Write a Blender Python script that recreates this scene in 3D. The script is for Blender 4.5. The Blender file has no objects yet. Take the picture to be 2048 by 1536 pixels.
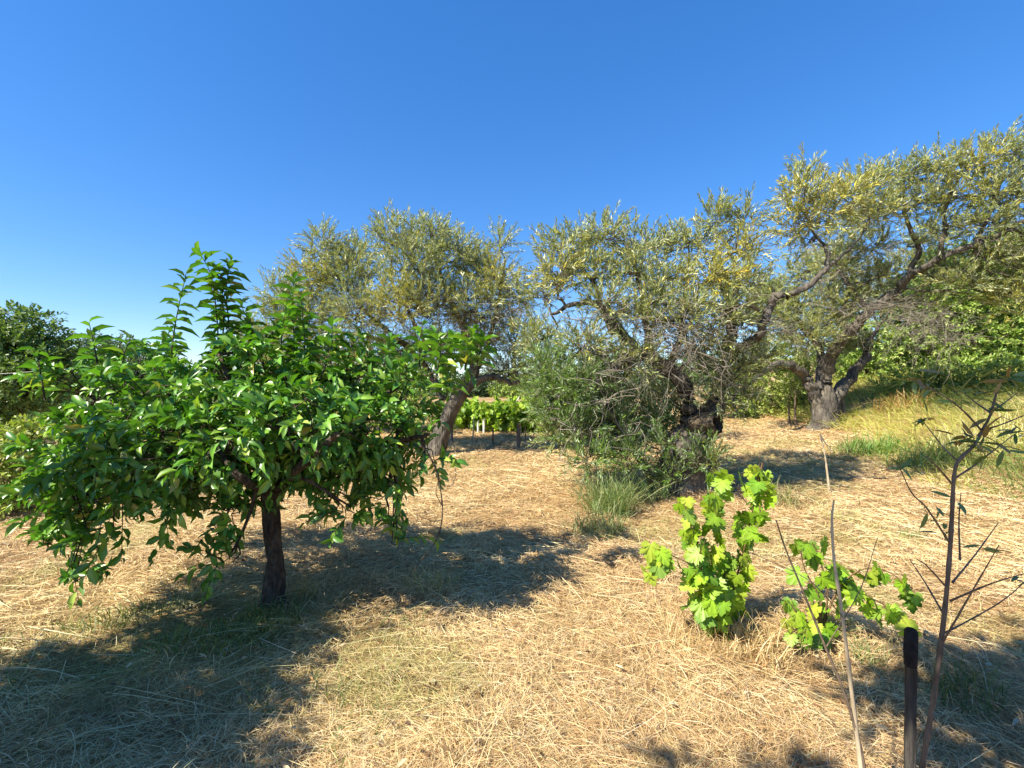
import bpy, math, random
import numpy as np
from mathutils import Vector
R = np.random.default_rng(7)
random.seed(7)
S = bpy.context.scene
COL = S.collection

# ------------------------------------------------------------------ camera, sky, sun, exposure
F, CX, CY, CAMZ = 938.0, 1024.0, 768.0, 1.6          # photograph: 2048 x 1536 px, focal length in px
cam = bpy.data.cameras.new('camera'); co = bpy.data.objects.new('camera', cam); COL.objects.link(co)
co.location = (0, 0, CAMZ); co.rotation_euler = (math.radians(90), 0, 0)
cam.sensor_width = 36; cam.lens = F / 2048 * 36; cam.clip_start = .05; cam.clip_end = 5000
S.camera = co
SUN_EL, SUN_AZ = math.radians(45), math.atan2(-.84, -.54)     # azimuth measured from +Y towards +X
sd = Vector((math.sin(SUN_AZ) * math.cos(SUN_EL), math.cos(SUN_AZ) * math.cos(SUN_EL), math.sin(SUN_EL)))
sun = bpy.data.lights.new('sun', 'SUN'); so = bpy.data.objects.new('sun', sun); COL.objects.link(so)
sun.energy = 5.0; sun.angle = math.radians(.53); sun.color = (1, .925, .77)
so.rotation_euler = sd.to_track_quat('Z', 'Y').to_euler()
W = bpy.data.worlds.new('World'); S.world = W; W.use_nodes = True
wn = W.node_tree; bg = wn.nodes['Background']
sky = wn.nodes.new('ShaderNodeTexSky'); sky.sky_type = 'NISHITA'; sky.sun_disc = False
sky.sun_elevation = SUN_EL; sky.sun_rotation = SUN_AZ
sky.altitude = 300; sky.air_density = 1.0; sky.dust_density = .1; sky.ozone_density = 6.5
hs = wn.nodes.new('ShaderNodeHueSaturation'); hs.inputs['Hue'].default_value = .511; hs.inputs['Saturation'].default_value = 1.44; hs.inputs['Value'].default_value = 1.44
gm_ = wn.nodes.new('ShaderNodeGamma'); gm_.inputs[1].default_value = .7
wn.links.new(sky.outputs[0], gm_.inputs[0]); wn.links.new(gm_.outputs[0], hs.inputs['Color']); wn.links.new(hs.outputs[0], bg.inputs['Color'])
bg.inputs['Strength'].default_value = .11
vs = S.view_settings; vs.view_transform = 'Standard'; vs.look = 'None'; vs.gamma = 1; vs.exposure = 1.17
S.cycles.max_bounces = 6; S.cycles.transparent_max_bounces = 4; S.cycles.sample_clamp_indirect = 4

# ------------------------------------------------------------------ terrain
def sp(t, k=1.0): return np.logaddexp(0, t * k) / k
def sst(t): t = np.clip(t, 0, 1); return t * t * (3 - 2 * t)
def vnoise(x, y, s):
    """smooth value noise, 0..1"""
    x = np.asarray(x, float) / s; y = np.asarray(y, float) / s
    xi = np.floor(x).astype(np.int64); yi = np.floor(y).astype(np.int64); fx = x - xi; fy = y - yi
    fx = fx * fx * (3 - 2 * fx); fy = fy * fy * (3 - 2 * fy)
    def hsh(a, b):
        n = (a * 374761393 + b * 668265263) & 0xffffffff
        n = ((n ^ (n >> 13)) * 1274126177) & 0xffffffff
        return ((n ^ (n >> 16)) & 0xffff) / 65535.0
    return (hsh(xi, yi) * (1 - fx) + hsh(xi + 1, yi) * fx) * (1 - fy) + (hsh(xi, yi + 1) * (1 - fx) + hsh(xi + 1, yi + 1) * fx) * fy
def ground(x, y):
    x = np.asarray(x, float); y = np.asarray(y, float)
    h = .048 * (sp(y - 5, 1.2) - sp(y - 26, .5))
    h = h + .85 * sst((x - 6.6) / 5.0) * sst((y - 1) / 4) + .12 * sp(x - 10, 1) - .12 * sp(x - 40, 1)
    h = h - .10 * (sp(-x - 5, 1) - sp(-x - 90, .2))
    near = np.exp(-((x / 22) ** 2 + ((y - 6) / 20) ** 2))
    h = h + near * (.10 * (vnoise(x, y, 1.7) - .5) + .10 * (vnoise(x + 9, y + 4, .55) - .5) + .035 * (vnoise(x + 3, y + 7, .2) - .5))
    return h
H0 = 0.0
def at(px, py, Y): return np.array([(px - CX) / F * Y, Y, CAMZ + (CY - py) / F * Y])
def hit(px, py):
    Y = 1.0
    while Y < 60:
        p = at(px, py, Y)
        if p[2] <= float(ground(p[0], p[1])): return p
        Y += .02
    return at(px, py, 60)
def foot(px, Y):
    x = (px - CX) / F * Y
    return np.array([x, Y, float(ground(x, Y))])

# ------------------------------------------------------------------ helpers: objects
def tag(o, label=None, cat=None, group=None, kind=None):
    for k, v in (('label', label), ('category', cat), ('group', group), ('kind', kind)):
        if v: o[k] = v
    return o
def thing(name, label, cat, loc, group=None):
    o = bpy.data.objects.new(name, None); COL.objects.link(o); o.location = tuple(loc); o.empty_display_size = .1
    return tag(o, label, cat, group)
class MB:
    """collects vertices, faces and a colour for each vertex; build() links ONE mesh object"""
    def __init__(s): s.v = []; s.c = []; s.li = []; s.lt = []; s.n = 0
    def add(s, verts, loops, totals, col):
        verts = np.asarray(verts, float).reshape(-1, 3)
        col = np.asarray(col, float)
        if col.ndim == 1: col = np.tile(col, (len(verts), 1))
        s.v.append(verts); s.c.append(col); s.li.append(np.asarray(loops).ravel() + s.n); s.lt.append(np.asarray(totals).ravel()); s.n += len(verts)
    def build(s, name, mat, parent=None, smooth=True):
        me = bpy.data.meshes.new(name)
        v = np.concatenate(s.v); c = np.concatenate(s.c); li = np.concatenate(s.li).astype(np.int32); lt = np.concatenate(s.lt).astype(np.int32)
        if parent is not None: v = v - np.array(parent.location)
        me.vertices.add(len(v)); me.vertices.foreach_set('co', v.astype(np.float32).ravel())
        me.loops.add(len(li)); me.loops.foreach_set('vertex_index', li)
        me.polygons.add(len(lt)); ls = np.zeros(len(lt), np.int32); ls[1:] = np.cumsum(lt)[:-1]
        me.polygons.foreach_set('loop_start', ls)
        try: me.polygons.foreach_set('loop_total', lt)
        except Exception: pass
        a = me.attributes.new('col', 'FLOAT_COLOR', 'POINT')
        a.data.foreach_set('color', np.concatenate([c, np.ones((len(c), 1))], 1).astype(np.float32).ravel())
        me.update(calc_edges=True); me.validate()
        if smooth: me.polygons.foreach_set('use_smooth', np.ones(len(me.polygons), bool))
        me.materials.append(mat)
        o = bpy.data.objects.new(name, me); COL.objects.link(o)
        if parent is not None: o.parent = parent
        return o
def nrm(a): return a / np.maximum(np.linalg.norm(a, axis=-1, keepdims=True), 1e-9)
def rdir(n):
    return nrm(R.normal(size=(n, 3)))
def tubes(mb, P, Rd, sides, col, gnarl=0.0, cap=True, gs=6.0):
    """P (N,k,3) polylines, Rd (N,k) radii"""
    P = np.asarray(P, float); Rd = np.asarray(Rd, float)
    if P.ndim == 2: P = P[None]; Rd = Rd[None]
    N, k, _ = P.shape
    T = np.empty_like(P); T[:, 1:-1] = P[:, 2:] - P[:, :-2]; T[:, 0] = P[:, 1] - P[:, 0]; T[:, -1] = P[:, -1] - P[:, -2]; T = nrm(T)
    m = nrm(P[:, -1] - P[:, 0]); ref = np.where(np.abs(m[:, 2:3]) > .8, [[1., .1, 0]], [[0, 0, 1.]])
    ref = np.repeat(ref[:, None], k, 1)
    A = nrm(np.cross(T, ref)); B = np.cross(T, A)
    th = np.arange(sides) / sides * 2 * np.pi
    r = Rd[:, :, None] * np.ones(sides)
    if gnarl > 0:
        s = np.arange(k)[None, :, None] * .3
        ph = R.uniform(0, 6, (N, 1, 1, 6))
        g = np.sin(3 * th + ph[..., 0] + s * .8) * .45 + np.sin(5 * th + ph[..., 1] - s * 1.3) * .3 + np.sin(s * 2.3 + ph[..., 2] + 2 * th) * .4 + np.sin(9 * th + ph[..., 3] + s) * .18
        r = r * (1 + gnarl * g + gnarl * .22 * R.normal(size=r.shape))
    V = P[:, :, None] + A[:, :, None] * (np.cos(th)[None, None, :, None] * r[..., None]) + B[:, :, None] * (np.sin(th)[None, None, :, None] * r[..., None])
    i, j = np.meshgrid(np.arange(k - 1), np.arange(sides), indexing='ij'); j2 = (j + 1) % sides
    q = np.stack([i * sides + j, (i + 1) * sides + j, (i + 1) * sides + j2, i * sides + j2], -1).reshape(-1, 4)
    L = (q[None] + (np.arange(N) * k * sides)[:, None, None]).reshape(-1)
    tot = np.full(N * len(q), 4)
    if cap:
        e = (np.arange(sides)[::-1] + (k - 1) * sides); e = e[::-1]
        L = np.concatenate([L, (e[None] + (np.arange(N) * k * sides)[:, None]).ravel()]); tot = np.concatenate([tot, np.full(N, sides)])
    c = np.asarray(col, float)
    if c.ndim == 2: c = np.repeat(c, k * sides, 0)
    mb.add(V, L, tot, c)
def smooth_line(pts, n=6):
    """Catmull-Rom through pts (k,4): x y z r"""
    p = np.asarray(pts, float); p = np.concatenate([2 * p[:1] - p[1:2], p, 2 * p[-1:] - p[-2:-1]]); p[:, 3] = np.maximum(p[:, 3], .001)
    out = []
    for i in range(1, len(p) - 2):
        for t in np.arange(n) / n:
            a, b, c, d = p[i - 1], p[i], p[i + 1], p[i + 2]
            out.append(.5 * ((2 * b) + (c - a) * t + (2 * a - 5 * b + 4 * c - d) * t * t + (3 * b - a - 3 * c + d) * t ** 3))
    out.append(p[-2]); o = np.array(out); o[:, 3] = np.maximum(o[:, 3], .001)
    return o
def pixline(pts):
    """[(px, py, Y, r), ...] -> (x,y,z,r)"""
    return [(*at(a, b, c), d) for a, b, c, d in pts]

# leaf shapes: verts (u along, v across, w up), faces
def tmpl(fold=.12, curl=.25, segs=(.3, .68), wid=(.42, .40)):
    v = [(0, 0, 0)]
    for s, w in zip(segs, wid):
        z = -curl * s * s
        v += [(s, -w, z + fold * w * 2), (s, 0, z), (s, w, z + fold * w * 2)]
    v.append((1, 0, -curl)); f = [(0, 1, 2), (0, 2, 3)]
    for q in range(len(segs) - 1):
        b = 1 + 3 * q; f += [(b, b + 3, b + 4, b + 1), (b + 1, b + 4, b + 5, b + 2)]
    b = 1 + 3 * (len(segs) - 1); n = len(v) - 1
    f += [(b, n, b + 1), (b + 1, n, b + 2)]
    return np.array(v, float), f
T_BROAD = tmpl(.2, .45, wid=(.42, .46))
T_BROAD2 = tmpl(.05, .1)
T_LANCE = (np.array([(0, 0, 0), (.45, -.5, .02), (1, 0, -.1), (.45, .5, .02)], float), [(0, 1, 2, 3)])
T_OVAL = (np.array([(0, 0, 0), (.35, -.48, .06), (.75, -.36, 0), (1, 0, -.14), (.75, .36, 0), (.35, .48, .06)], float), [(0, 1, 2, 3), (0, 3, 4, 5)])
def grape_tmpl():
    pts = [(-.10, .14), (-.14, .30), (-.02, .34), (.0, .50), (.12, .46), (.20, .56), (.26, .36), (.30, .30), (.36, .46), (.40, .62), (.48, .52), (.60, .60), (.60, .40), (.56, .22), (.68, .26), (.76, .34), (.82, .18), (.92, .16), (1.02, 0)]
    out = [(a, -b) for a, b in pts] + [(a, b) for a, b in pts[::-1][1:]]
    v = [(.08, 0, 0.02)]; v += [(a, b, .10 * abs(b) - .22 * a * a - .15 * b * b + (.03 if i % 2 else -.02)) for i, (a, b) in enumerate(out)]
    n = len(out); f = [(0, 1 + i, 2 + i) for i in range(n - 1)]
    return np.array(v, float), f
T_GRAPE = grape_tmpl()
T_GRAPE = (*T_GRAPE, np.array([1.45] + [1.12 if i % 4 == 3 else .88 for i in range(len(T_GRAPE[0]) - 1)]))
T_BROAD = (*T_BROAD, np.array([1.2, .88, 1.3, .88, .88, 1.25, .88, .95]))
def leaves(mb, P, D, Nn, L, Wd, col, T):
    tv, tf = T[:2]; K = len(P); vw = T[2] if len(T) > 2 else np.ones(len(tv))
    D = nrm(D); Nn = nrm(Nn - D * np.sum(Nn * D, -1, keepdims=True)); Sd = np.cross(Nn, D)
    V = P[:, None] + D[:, None] * (tv[None, :, 0:1] * L[:, None, None]) + Sd[:, None] * (tv[None, :, 1:2] * Wd[:, None, None]) + Nn[:, None] * (tv[None, :, 2:3] * L[:, None, None])
    lp = np.concatenate([np.array(f) for f in tf]); tt = np.array([len(f) for f in tf])
    Lp = (lp[None] + (np.arange(K) * len(tv))[:, None]).ravel()
    mb.add(V, Lp, np.tile(tt, K), np.clip(np.repeat(col, len(tv), 0) * np.tile(vw, K)[:, None], 0, 1))
def pick(cols, n, jit=.18, w=None):
    c = np.array(cols, float); i = R.choice(len(c), n, p=w)
    return np.clip(c[i] * R.uniform(1 - jit, 1 + jit, (n, 1)) * R.uniform(1 - jit * .3, 1 + jit * .3, (n, 3)), 0, 1)

def grow(wood, leaf, limbs, clumps, twig_len, per_twig, leaf_len, leaf_w, T, cols, bark, up=.3, droop=.2, out=.6, ang=50, nup=.8,
         sub=5, wcols=None, tw_r=.003, br=.014, connect=.6, shell=.5):
    """limbs: (k,4) arrays. clumps: (centre, radii, twig count, colour multiplier or None)"""
    nodes = np.concatenate([l[len(l) // 3:] for l in limbs])
    for c, rad, n, mul in clumps:
        c = np.asarray(c, float); rad = np.asarray(rad, float)
        d = np.linalg.norm(nodes[:, :3] - c, axis=1) + .6 * np.maximum(0, nodes[:, 2] - c[2] - .1)
        nd = nodes[np.argmin(d)]
        local = []
        r0 = max(min(nd[3] * .7, br), tw_r * 1.5)
        mid = (nd[:3] + c) / 2 + R.normal(size=3) * np.linalg.norm(nd[:3] - c) * .14
        ln = smooth_line([(*nd[:3], r0), (*mid, r0 * .75), (*c, r0 * .45)], 4)
        tubes(wood, ln[:, :3] + np.concatenate([np.zeros((1, 3)), R.normal(size=(len(ln) - 1, 3)) * rad.mean() * .06]), ln[:, 3], 5, bark)
        local.append(ln[2:, :])
        for q in range(sub):
            e = c + rdir(1)[0] * rad * R.uniform(.45, .8); s = ln[R.integers(3, len(ln))]
            m2 = (s[:3] + e) / 2 + R.normal(size=3) * rad.mean() * .2
            l2 = smooth_line([(*s[:3], r0 * .5), (*m2, r0 * .38), (*e, tw_r)], 3)
            tubes(wood, l2[:, :3], l2[:, 3], 4, bark); local.append(l2[1:])
        loc = np.concatenate(local)
        o = rdir(n); p = c + o * rad * (R.uniform(.05, 1, (n, 1)) ** shell)
        td = nrm(o * out + np.array([0, 0, up]) + R.normal(size=(n, 3)) * .38)
        L = twig_len * R.uniform(.6, 1.35, n)
        # twig polyline
        nn = loc[np.argmin(((p[:, None] - loc[None, :, :3]) ** 2).sum(-1), 1), :3]
        ts = np.array([0, .35, .7, 1.0])
        dv = np.array([0, 0, -droop])
        body = p[:, None] + td[:, None] * (L[:, None, None] * ts[None, :, None]) + dv * (ts ** 2)[None, :, None] * L[:, None, None]
        pl = np.concatenate([nn[:, None], body], 1)
        rr = tw_r * np.array([1.5, 1.2, 1, .8, .5])[None] * np.ones((n, 1))
        keep = R.random(n) < connect
        if keep.any(): tubes(wood, pl[keep], rr[keep], 3, bark, cap=False)
        # leaves
        m = per_twig
        t = (np.arange(m)[None] + R.uniform(.1, .9, (n, m))) / m
        q = p[:, None] + td[:, None] * (L[:, None] * t)[..., None] + dv * (t ** 2 * L[:, None])[..., None]
        tg = nrm(td[:, None] + 2 * dv * t[..., None])
        az = np.arange(m)[None] * 2.4 + R.uniform(0, 6.28, (n, 1)) + R.normal(size=(n, m)) * .3
        ref = nrm(np.cross(tg, np.array([.3, .2, 1.0]))); ref2 = np.cross(tg, ref)
        a = np.radians(ang) * R.uniform(.55, 1.3, (n, m))
        a = a * (1 - .45 * (t > .85))
        ld = tg * np.cos(a)[..., None] + (ref * np.cos(az)[..., None] + ref2 * np.sin(az)[..., None]) * np.sin(a)[..., None]
        ld = ld.reshape(-1, 3); K = n * m
        nv = np.array([0, 0, 1.0]) * nup + R.normal(size=(K, 3)) * .45 + nrm(np.repeat(o, m, 0)) * .25
        sz = R.uniform(.55, 1.28, K) * np.where(t.ravel() > .9, .7, 1)
        cc = pick(cols, K, w=wcols)
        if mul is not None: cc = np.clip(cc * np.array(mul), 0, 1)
        leaves(leaf, q.reshape(-1, 3), ld, nv, leaf_len * sz, leaf_w * sz, cc, T)

# ------------------------------------------------------------------ materials
def nmat(name):
    m = bpy.data.materials.new(name); m.use_nodes = True; n = m.node_tree
    return m, n, n.nodes['Principled BSDF'], n.nodes['Material Output']
def N(n, t, **kw):
    o = n.nodes.new('ShaderNode' + t)
    for k, v in kw.items(): o.inputs[k.replace('_', ' ')].default_value = v
    return o
def mixc(n, fac, a, b, mode='MIX'):
    m = n.nodes.new('ShaderNodeMix'); m.data_type = 'RGBA'; m.blend_type = mode
    for sock, v in ((0, fac), (6, a), (7, b)):
        if hasattr(v, 'links'): n.links.new(v, m.inputs[sock])
        else: m.inputs[sock].default_value = v
    return m.outputs[2]
def leaf_mat(name, back=None, backfac=.6, trans=.3, tcol=(1.25, 1.3, .5, 1), rough=.45, spec=.5, veins=0):
    m, n, b, out = nmat(name)
    at_ = n.nodes.new('ShaderNodeAttribute'); at_.attribute_name = 'col'; c = at_.outputs['Color']
    tc = n.nodes.new('ShaderNodeTexCoord')
    ns = N(n, 'TexNoise', Scale=35.0, Detail=2.0); n.links.new(tc.outputs['Object'], ns.inputs['Vector'])
    mr = N(n, 'MapRange', To_Min=.78, To_Max=1.2); n.links.new(ns.outputs[0], mr.inputs[0])
    sc = n.nodes.new('ShaderNodeVectorMath'); sc.operation = 'SCALE'; n.links.new(c, sc.inputs[0]); n.links.new(mr.outputs[0], sc.inputs['Scale']); c = sc.outputs[0]
    front = c
    if back:
        g = n.nodes.new('ShaderNodeNewGeometry')
        mt = n.nodes.new('ShaderNodeMath'); mt.operation = 'MULTIPLY'; mt.inputs[1].default_value = backfac; n.links.new(g.outputs['Backfacing'], mt.inputs[0])
        front = mixc(n, mt.outputs[0], c, (*back, 1))
    n.links.new(front, b.inputs['Base Color']); b.inputs['Roughness'].default_value = rough; b.inputs['Specular IOR Level'].default_value = spec
    t = n.nodes.new('ShaderNodeBsdfTranslucent'); n.links.new(mixc(n, 1.0, c, tcol, 'MULTIPLY'), t.inputs['Color'])
    ms = n.nodes.new('ShaderNodeMixShader'); ms.inputs[0].default_value = trans
    n.links.new(b.outputs[0], ms.inputs[1]); n.links.new(t.outputs[0], ms.inputs[2]); n.links.new(ms.outputs[0], out.inputs['Surface'])
    return m
def bark_mat(name, c1, c2, scale=14, bump=.5, stretch=.25):
    m, n, b, out = nmat(name)
    tc = n.nodes.new('ShaderNodeTexCoord'); mp = n.nodes.new('ShaderNodeMapping'); mp.inputs['Scale'].default_value = (1, 1, stretch)
    n.links.new(tc.outputs['Object'], mp.inputs['Vector'])
    a = N(n, 'TexNoise', Scale=scale, Detail=8.0, Roughness=.7); n.links.new(mp.outputs[0], a.inputs['Vector'])
    v = N(n, 'TexVoronoi', Scale=scale * 1.6); n.links.new(mp.outputs[0], v.inputs['Vector'])
    lo = N(n, 'TexNoise', Scale=2.5, Detail=3.0); n.links.new(tc.outputs['Object'], lo.inputs['Vector'])
    r = n.nodes.new('ShaderNodeValToRGB'); r.color_ramp.elements[0].position = .35; r.color_ramp.elements[1].position = .65
    r.color_ramp.elements[0].color = (*c1, 1); r.color_ramp.elements[1].color = (*c2, 1); n.links.new(a.outputs[0], r.inputs[0])
    at_ = n.nodes.new('ShaderNodeAttribute'); at_.attribute_name = 'col'
    r2 = n.nodes.new('ShaderNodeValToRGB'); r2.color_ramp.elements[0].position = .4; r2.color_ramp.elements[1].position = .62
    r2.color_ramp.elements[0].color = (.75, .75, .75, 1); r2.color_ramp.elements[1].color = (1.15, 1.13, 1.05, 1); n.links.new(lo.outputs[0], r2.inputs[0])
    c = mixc(n, 1.0, r.outputs[0], r2.outputs[0], 'MULTIPLY'); c = mixc(n, 1.0, c, at_.outputs['Color'], 'MULTIPLY')
    n.links.new(c, b.inputs['Base Color']); b.inputs['Roughness'].default_value = .9; b.inputs['Specular IOR Level'].default_value = .2
    ad = n.nodes.new('ShaderNodeMath'); ad.operation = 'SUBTRACT'; n.links.new(a.outputs[0], ad.inputs[0]); n.links.new(v.outputs['Distance'], ad.inputs[1])
    bp = N(n, 'Bump', Strength=bump, Distance=.03); n.links.new(ad.outputs[0], bp.inputs['Height']); n.links.new(bp.outputs[0], b.inputs['Normal'])
    return m
ONE = np.ones(3)
M_OLIVE = leaf_mat('olive_leaf', back=(.48, .52, .38), backfac=.5, trans=.27, rough=.42, spec=.6)
M_PLUM = leaf_mat('fruit_tree_leaf', back=(.12, .21, .06), backfac=.5, trans=.2, tcol=(1.3, 1.6, .4, 1), rough=.36, spec=.55)
M_VINE = leaf_mat('vine_leaf', back=(.22, .33, .08), backfac=.5, trans=.36, tcol=(1.4, 1.5, .4, 1), rough=.45, spec=.4)
M_SHRUB = leaf_mat('shrub_leaf', back=(.20, .27, .10), backfac=.4, trans=.34, rough=.45)
M_STRAW = leaf_mat('dry_straw', trans=.16, tcol=(1.1, 1.0, .8, 1), rough=.6, spec=.3)
M_GRASS = leaf_mat('grass_blade', trans=.3, rough=.5, spec=.4)
B_OLIVE = bark_mat('olive_bark', (.05, .042, .034), (.19, .168, .14), 16, .7)
B_PLUM = bark_mat('fruit_tree_bark', (.03, .022, .017), (.16, .125, .10), 24, 1.0, .5)
B_SHRUB = bark_mat('shrub_bark', (.05, .04, .03), (.15, .12, .09), 20, .4)
B_TWIG = bark_mat('sapling_bark', (.10, .07, .05), (.26, .19, .14), 40, .25)
B_DEAD = bark_mat('dead_twig_bark', (.17, .145, .12), (.36, .32, .27), 30, .2)
B_VINE = bark_mat('vine_bark', (.09, .055, .03), (.24, .15, .08), 40, .4)
B_POST = bark_mat('weathered_wood', (.085, .075, .07), (.22, .20, .18), 26, .4, .08)
B_DARK = bark_mat('dark_wrapping', (.008, .008, .01), (.03, .028, .03), 60, .3, .5)
B_REED = bark_mat('dry_reed', (.42, .33, .22), (.66, .56, .40), 30, .2, .1)
B_WHITE = bark_mat('white_post_paint', (.62, .62, .60), (.80, .80, .78), 20, .1)

# ------------------------------------------------------------------ ground (one sheet to the horizon)
def ground_mat():
    m, n, b, out = nmat('dry_mown_ground')
    tc = n.nodes.new('ShaderNodeTexCoord'); P = tc.outputs['Object']
    a = N(n, 'TexNoise', Scale=1.3, Detail=6.0, Roughness=.65); n.links.new(P, a.inputs['Vector'])
    f = N(n, 'TexNoise', Scale=45.0, Detail=6.0, Roughness=.7); n.links.new(P, f.inputs['Vector'])
    r = n.nodes.new('ShaderNodeValToRGB'); cr = r.color_ramp
    cr.elements[0].position = .3; cr.elements[0].color = (.24, .15, .08, 1); cr.elements[1].position = .72; cr.elements[1].color = (.50, .38, .22, 1)
    e = cr.elements.new(.5); e.color = (.38, .27, .14, 1); n.links.new(a.outputs[0], r.inputs[0])
    rf = n.nodes.new('ShaderNodeValToRGB'); rf.color_ramp.elements[0].position = .3; rf.color_ramp.elements[1].position = .7
    rf.color_ramp.elements[0].color = (.55, .5, .45, 1); rf.color_ramp.elements[1].color = (1.3, 1.3, 1.2, 1); n.links.new(f.outputs[0], rf.inputs[0])
    c = mixc(n, 1.0, r.outputs[0], rf.outputs[0], 'MULTIPLY')
    # far away the land is green scrub rather than hay
    sx = n.nodes.new('ShaderNodeVectorMath'); sx.operation = 'LENGTH'; n.links.new(P, sx.inputs[0])
    mr = N(n, 'MapRange', From_Min=24.0, From_Max=40.0); n.links.new(sx.outputs['Value'], mr.inputs[0])
    c = mixc(n, mr.outputs[0], c, (.07, .09, .03, 1))
    n.links.new(c, b.inputs['Base Color']); b.inputs['Roughness'].default_value = .95; b.inputs['Specular IOR Level'].default_value = .1
    bp = N(n, 'Bump', Strength=.8, Distance=.03); n.links.new(f.outputs[0], bp.inputs['Height']); n.links.new(bp.outputs[0], b.inputs['Normal'])
    return m
def axis(lo, hi, fine, n1, far, n2):
    a = np.linspace(lo, hi, n1); g = np.geomspace(fine, far, n2)
    return np.concatenate([lo - g[::-1], a, hi + g])
gx = axis(-7, 9, .12, 200, 1500, 40); gy = axis(-3, 14, .12, 210, 1500, 40)
X, Y = np.meshgrid(gx, gy, indexing='ij'); Z = ground(X, Y)
mb = MB(); nx, ny = len(gx), len(gy)
i, j = np.meshgrid(np.arange(nx - 1), np.arange(ny - 1), indexing='ij')
q = np.stack([i * ny + j, (i + 1) * ny + j, (i + 1) * ny + j + 1, i * ny + j + 1], -1).reshape(-1)
mb.add(np.stack([X, Y, Z], -1), q, np.full((nx - 1) * (ny - 1), 4), ONE)
tag(mb.build('ground', ground_mat()), 'straw coloured mown orchard ground rising gently to the right', 'ground', kind='structure')

# ------------------------------------------------------------------ straw lying on the ground (stuff)
BASE_PLUM = hit(545, 1208)
def blades(mb, p, hd, pitch, L, Wd, bend, arch, col, segs=3):
    """flat ribbons: p start, hd heading angle, pitch elevation, sideways bend, vertical arch"""
    K = len(p); t = np.linspace(0, 1, segs + 1)
    d = np.stack([np.cos(hd), np.sin(hd), np.zeros(K)], -1); s = np.stack([-np.sin(hd), np.cos(hd), np.zeros(K)], -1)
    cp, spp = np.cos(pitch), np.sin(pitch)
    c = p[:, None] + d[:, None] * (L * cp)[:, None, None] * t[None, :, None] + s[:, None] * (bend * L)[:, None, None] * (t ** 2)[None, :, None]
    c[:, :, 2] += (L * spp)[:, None] * t - (arch * L)[:, None] * (t ** 2)
    w = Wd[:, None] * np.array([.8, 1, .9, .35] if segs == 3 else [1, 1, .3])[None]
    roll = R.uniform(-.9, .9, K)
    wv = s * np.cos(roll)[:, None] + np.array([0, 0, 1.0]) * np.sin(roll)[:, None]
    V = np.stack([c - wv[:, None] * w[..., None] / 2, c + wv[:, None] * w[..., None] / 2], 2).reshape(K, -1, 3)
    f = np.array([[2 * a, 2 * a + 2, 2 * a + 3, 2 * a + 1] for a in range(segs)]).ravel()
    mb.add(V, (f[None] + (np.arange(K) * 2 * (segs + 1))[:, None]).ravel(), np.full(K * segs, 4), np.repeat(col, 2 * (segs + 1), 0))
def scatter(n, rmin, rmax, power, half=63):
    """points on the ground, denser near the viewer's standing place"""
    u = R.random(n); e = 2 - power
    r = (rmin ** e + u * (rmax ** e - rmin ** e)) ** (1 / e)
    a = np.radians(R.uniform(-half, half, n))
    return r * np.sin(a), r * np.cos(a), r
STRAW = [(.66, .475, .235), (.75, .575, .32), (.54, .355, .16), (.80, .66, .41), (.40, .235, .10), (.59, .475, .23)]
mb = MB()
n = 480000
x, y, r = scatter(n, .9, 19, 1.45)
k = (x < 7.4) | ((y > 9.2) & (x < 8.6)); x, y, r = x[k], y[k], r[k]; n = len(x)
fld = (vnoise(x, y, .55) - .5) * 7 + (vnoise(x + 40, y, 1.6) - .5) * 5
hd = fld + R.normal(size=n) * .9
L = R.uniform(.035, .15, n) * (1 + .7 * (R.random(n) < .12)); Wd = np.maximum(.0016, .00062 * r) * R.uniform(.7, 1.5, n)
z = ground(x, y) + R.uniform(-.005, .055, n) * (.25 + 1.5 * vnoise(x, y, .33) ** 2 + .3 * vnoise(x + 8, y, 1.0))
cc = pick(STRAW, n, .2, [.26, .22, .16, .14, .1, .12])
tone = vnoise(x + 20, y + 20, .9) * .6 + vnoise(x, y + 33, .3) * .4
cc = cc * (1 + (tone - .5)[:, None] * np.array([.5, .7, .8]))
gm = np.clip((vnoise(x + 71, y + 5, 1.1) * .65 + vnoise(x + 5, y + 71, .35) * .35 - .62) * 5, 0, .42)
gd = np.exp(-(((x - BASE_PLUM[0] + .4) / 1.0) ** 2 + ((y - BASE_PLUM[1] + .5) / .55) ** 2))
gm = np.clip(gm + gd * .9, 0, .9) * (R.random(n) < .8)
cc = cc * (1 - gm[:, None]) + pick([(.30, .34, .09), (.40, .40, .13), (.22, .29, .07)], n) * gm[:, None]
blades(mb, np.stack([x, y, z], -1), hd, R.uniform(-.08, .35, n), L, Wd, R.normal(size=n) * .4, R.uniform(.05, .5, n), np.clip(cc, 0, 1))
# standing stubble and curled tufts
n = 60000
x, y, r = scatter(n, 1.0, 14, 1.4); k = (x < 7.2) & (vnoise(x + 11, y + 3, .45) > .42); x, y, r = x[k], y[k], r[k]; n = len(x)
cc = pick(STRAW, n, .2); gm = np.clip((vnoise(x + 71, y + 5, 1.1) - .52) * 4, 0, .8)
cc = cc * (1 - gm[:, None]) + pick([(.30, .34, .09), (.42, .42, .14)], n) * gm[:, None]
blades(mb, np.stack([x, y, ground(x, y)], -1), R.uniform(0, 6.28, n), R.uniform(.5, 1.4, n), R.uniform(.05, .15, n), np.maximum(.002, .0008 * r) * R.uniform(.7, 1.3, n), R.normal(size=n) * .3, R.uniform(.1, .6, n), cc)
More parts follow.
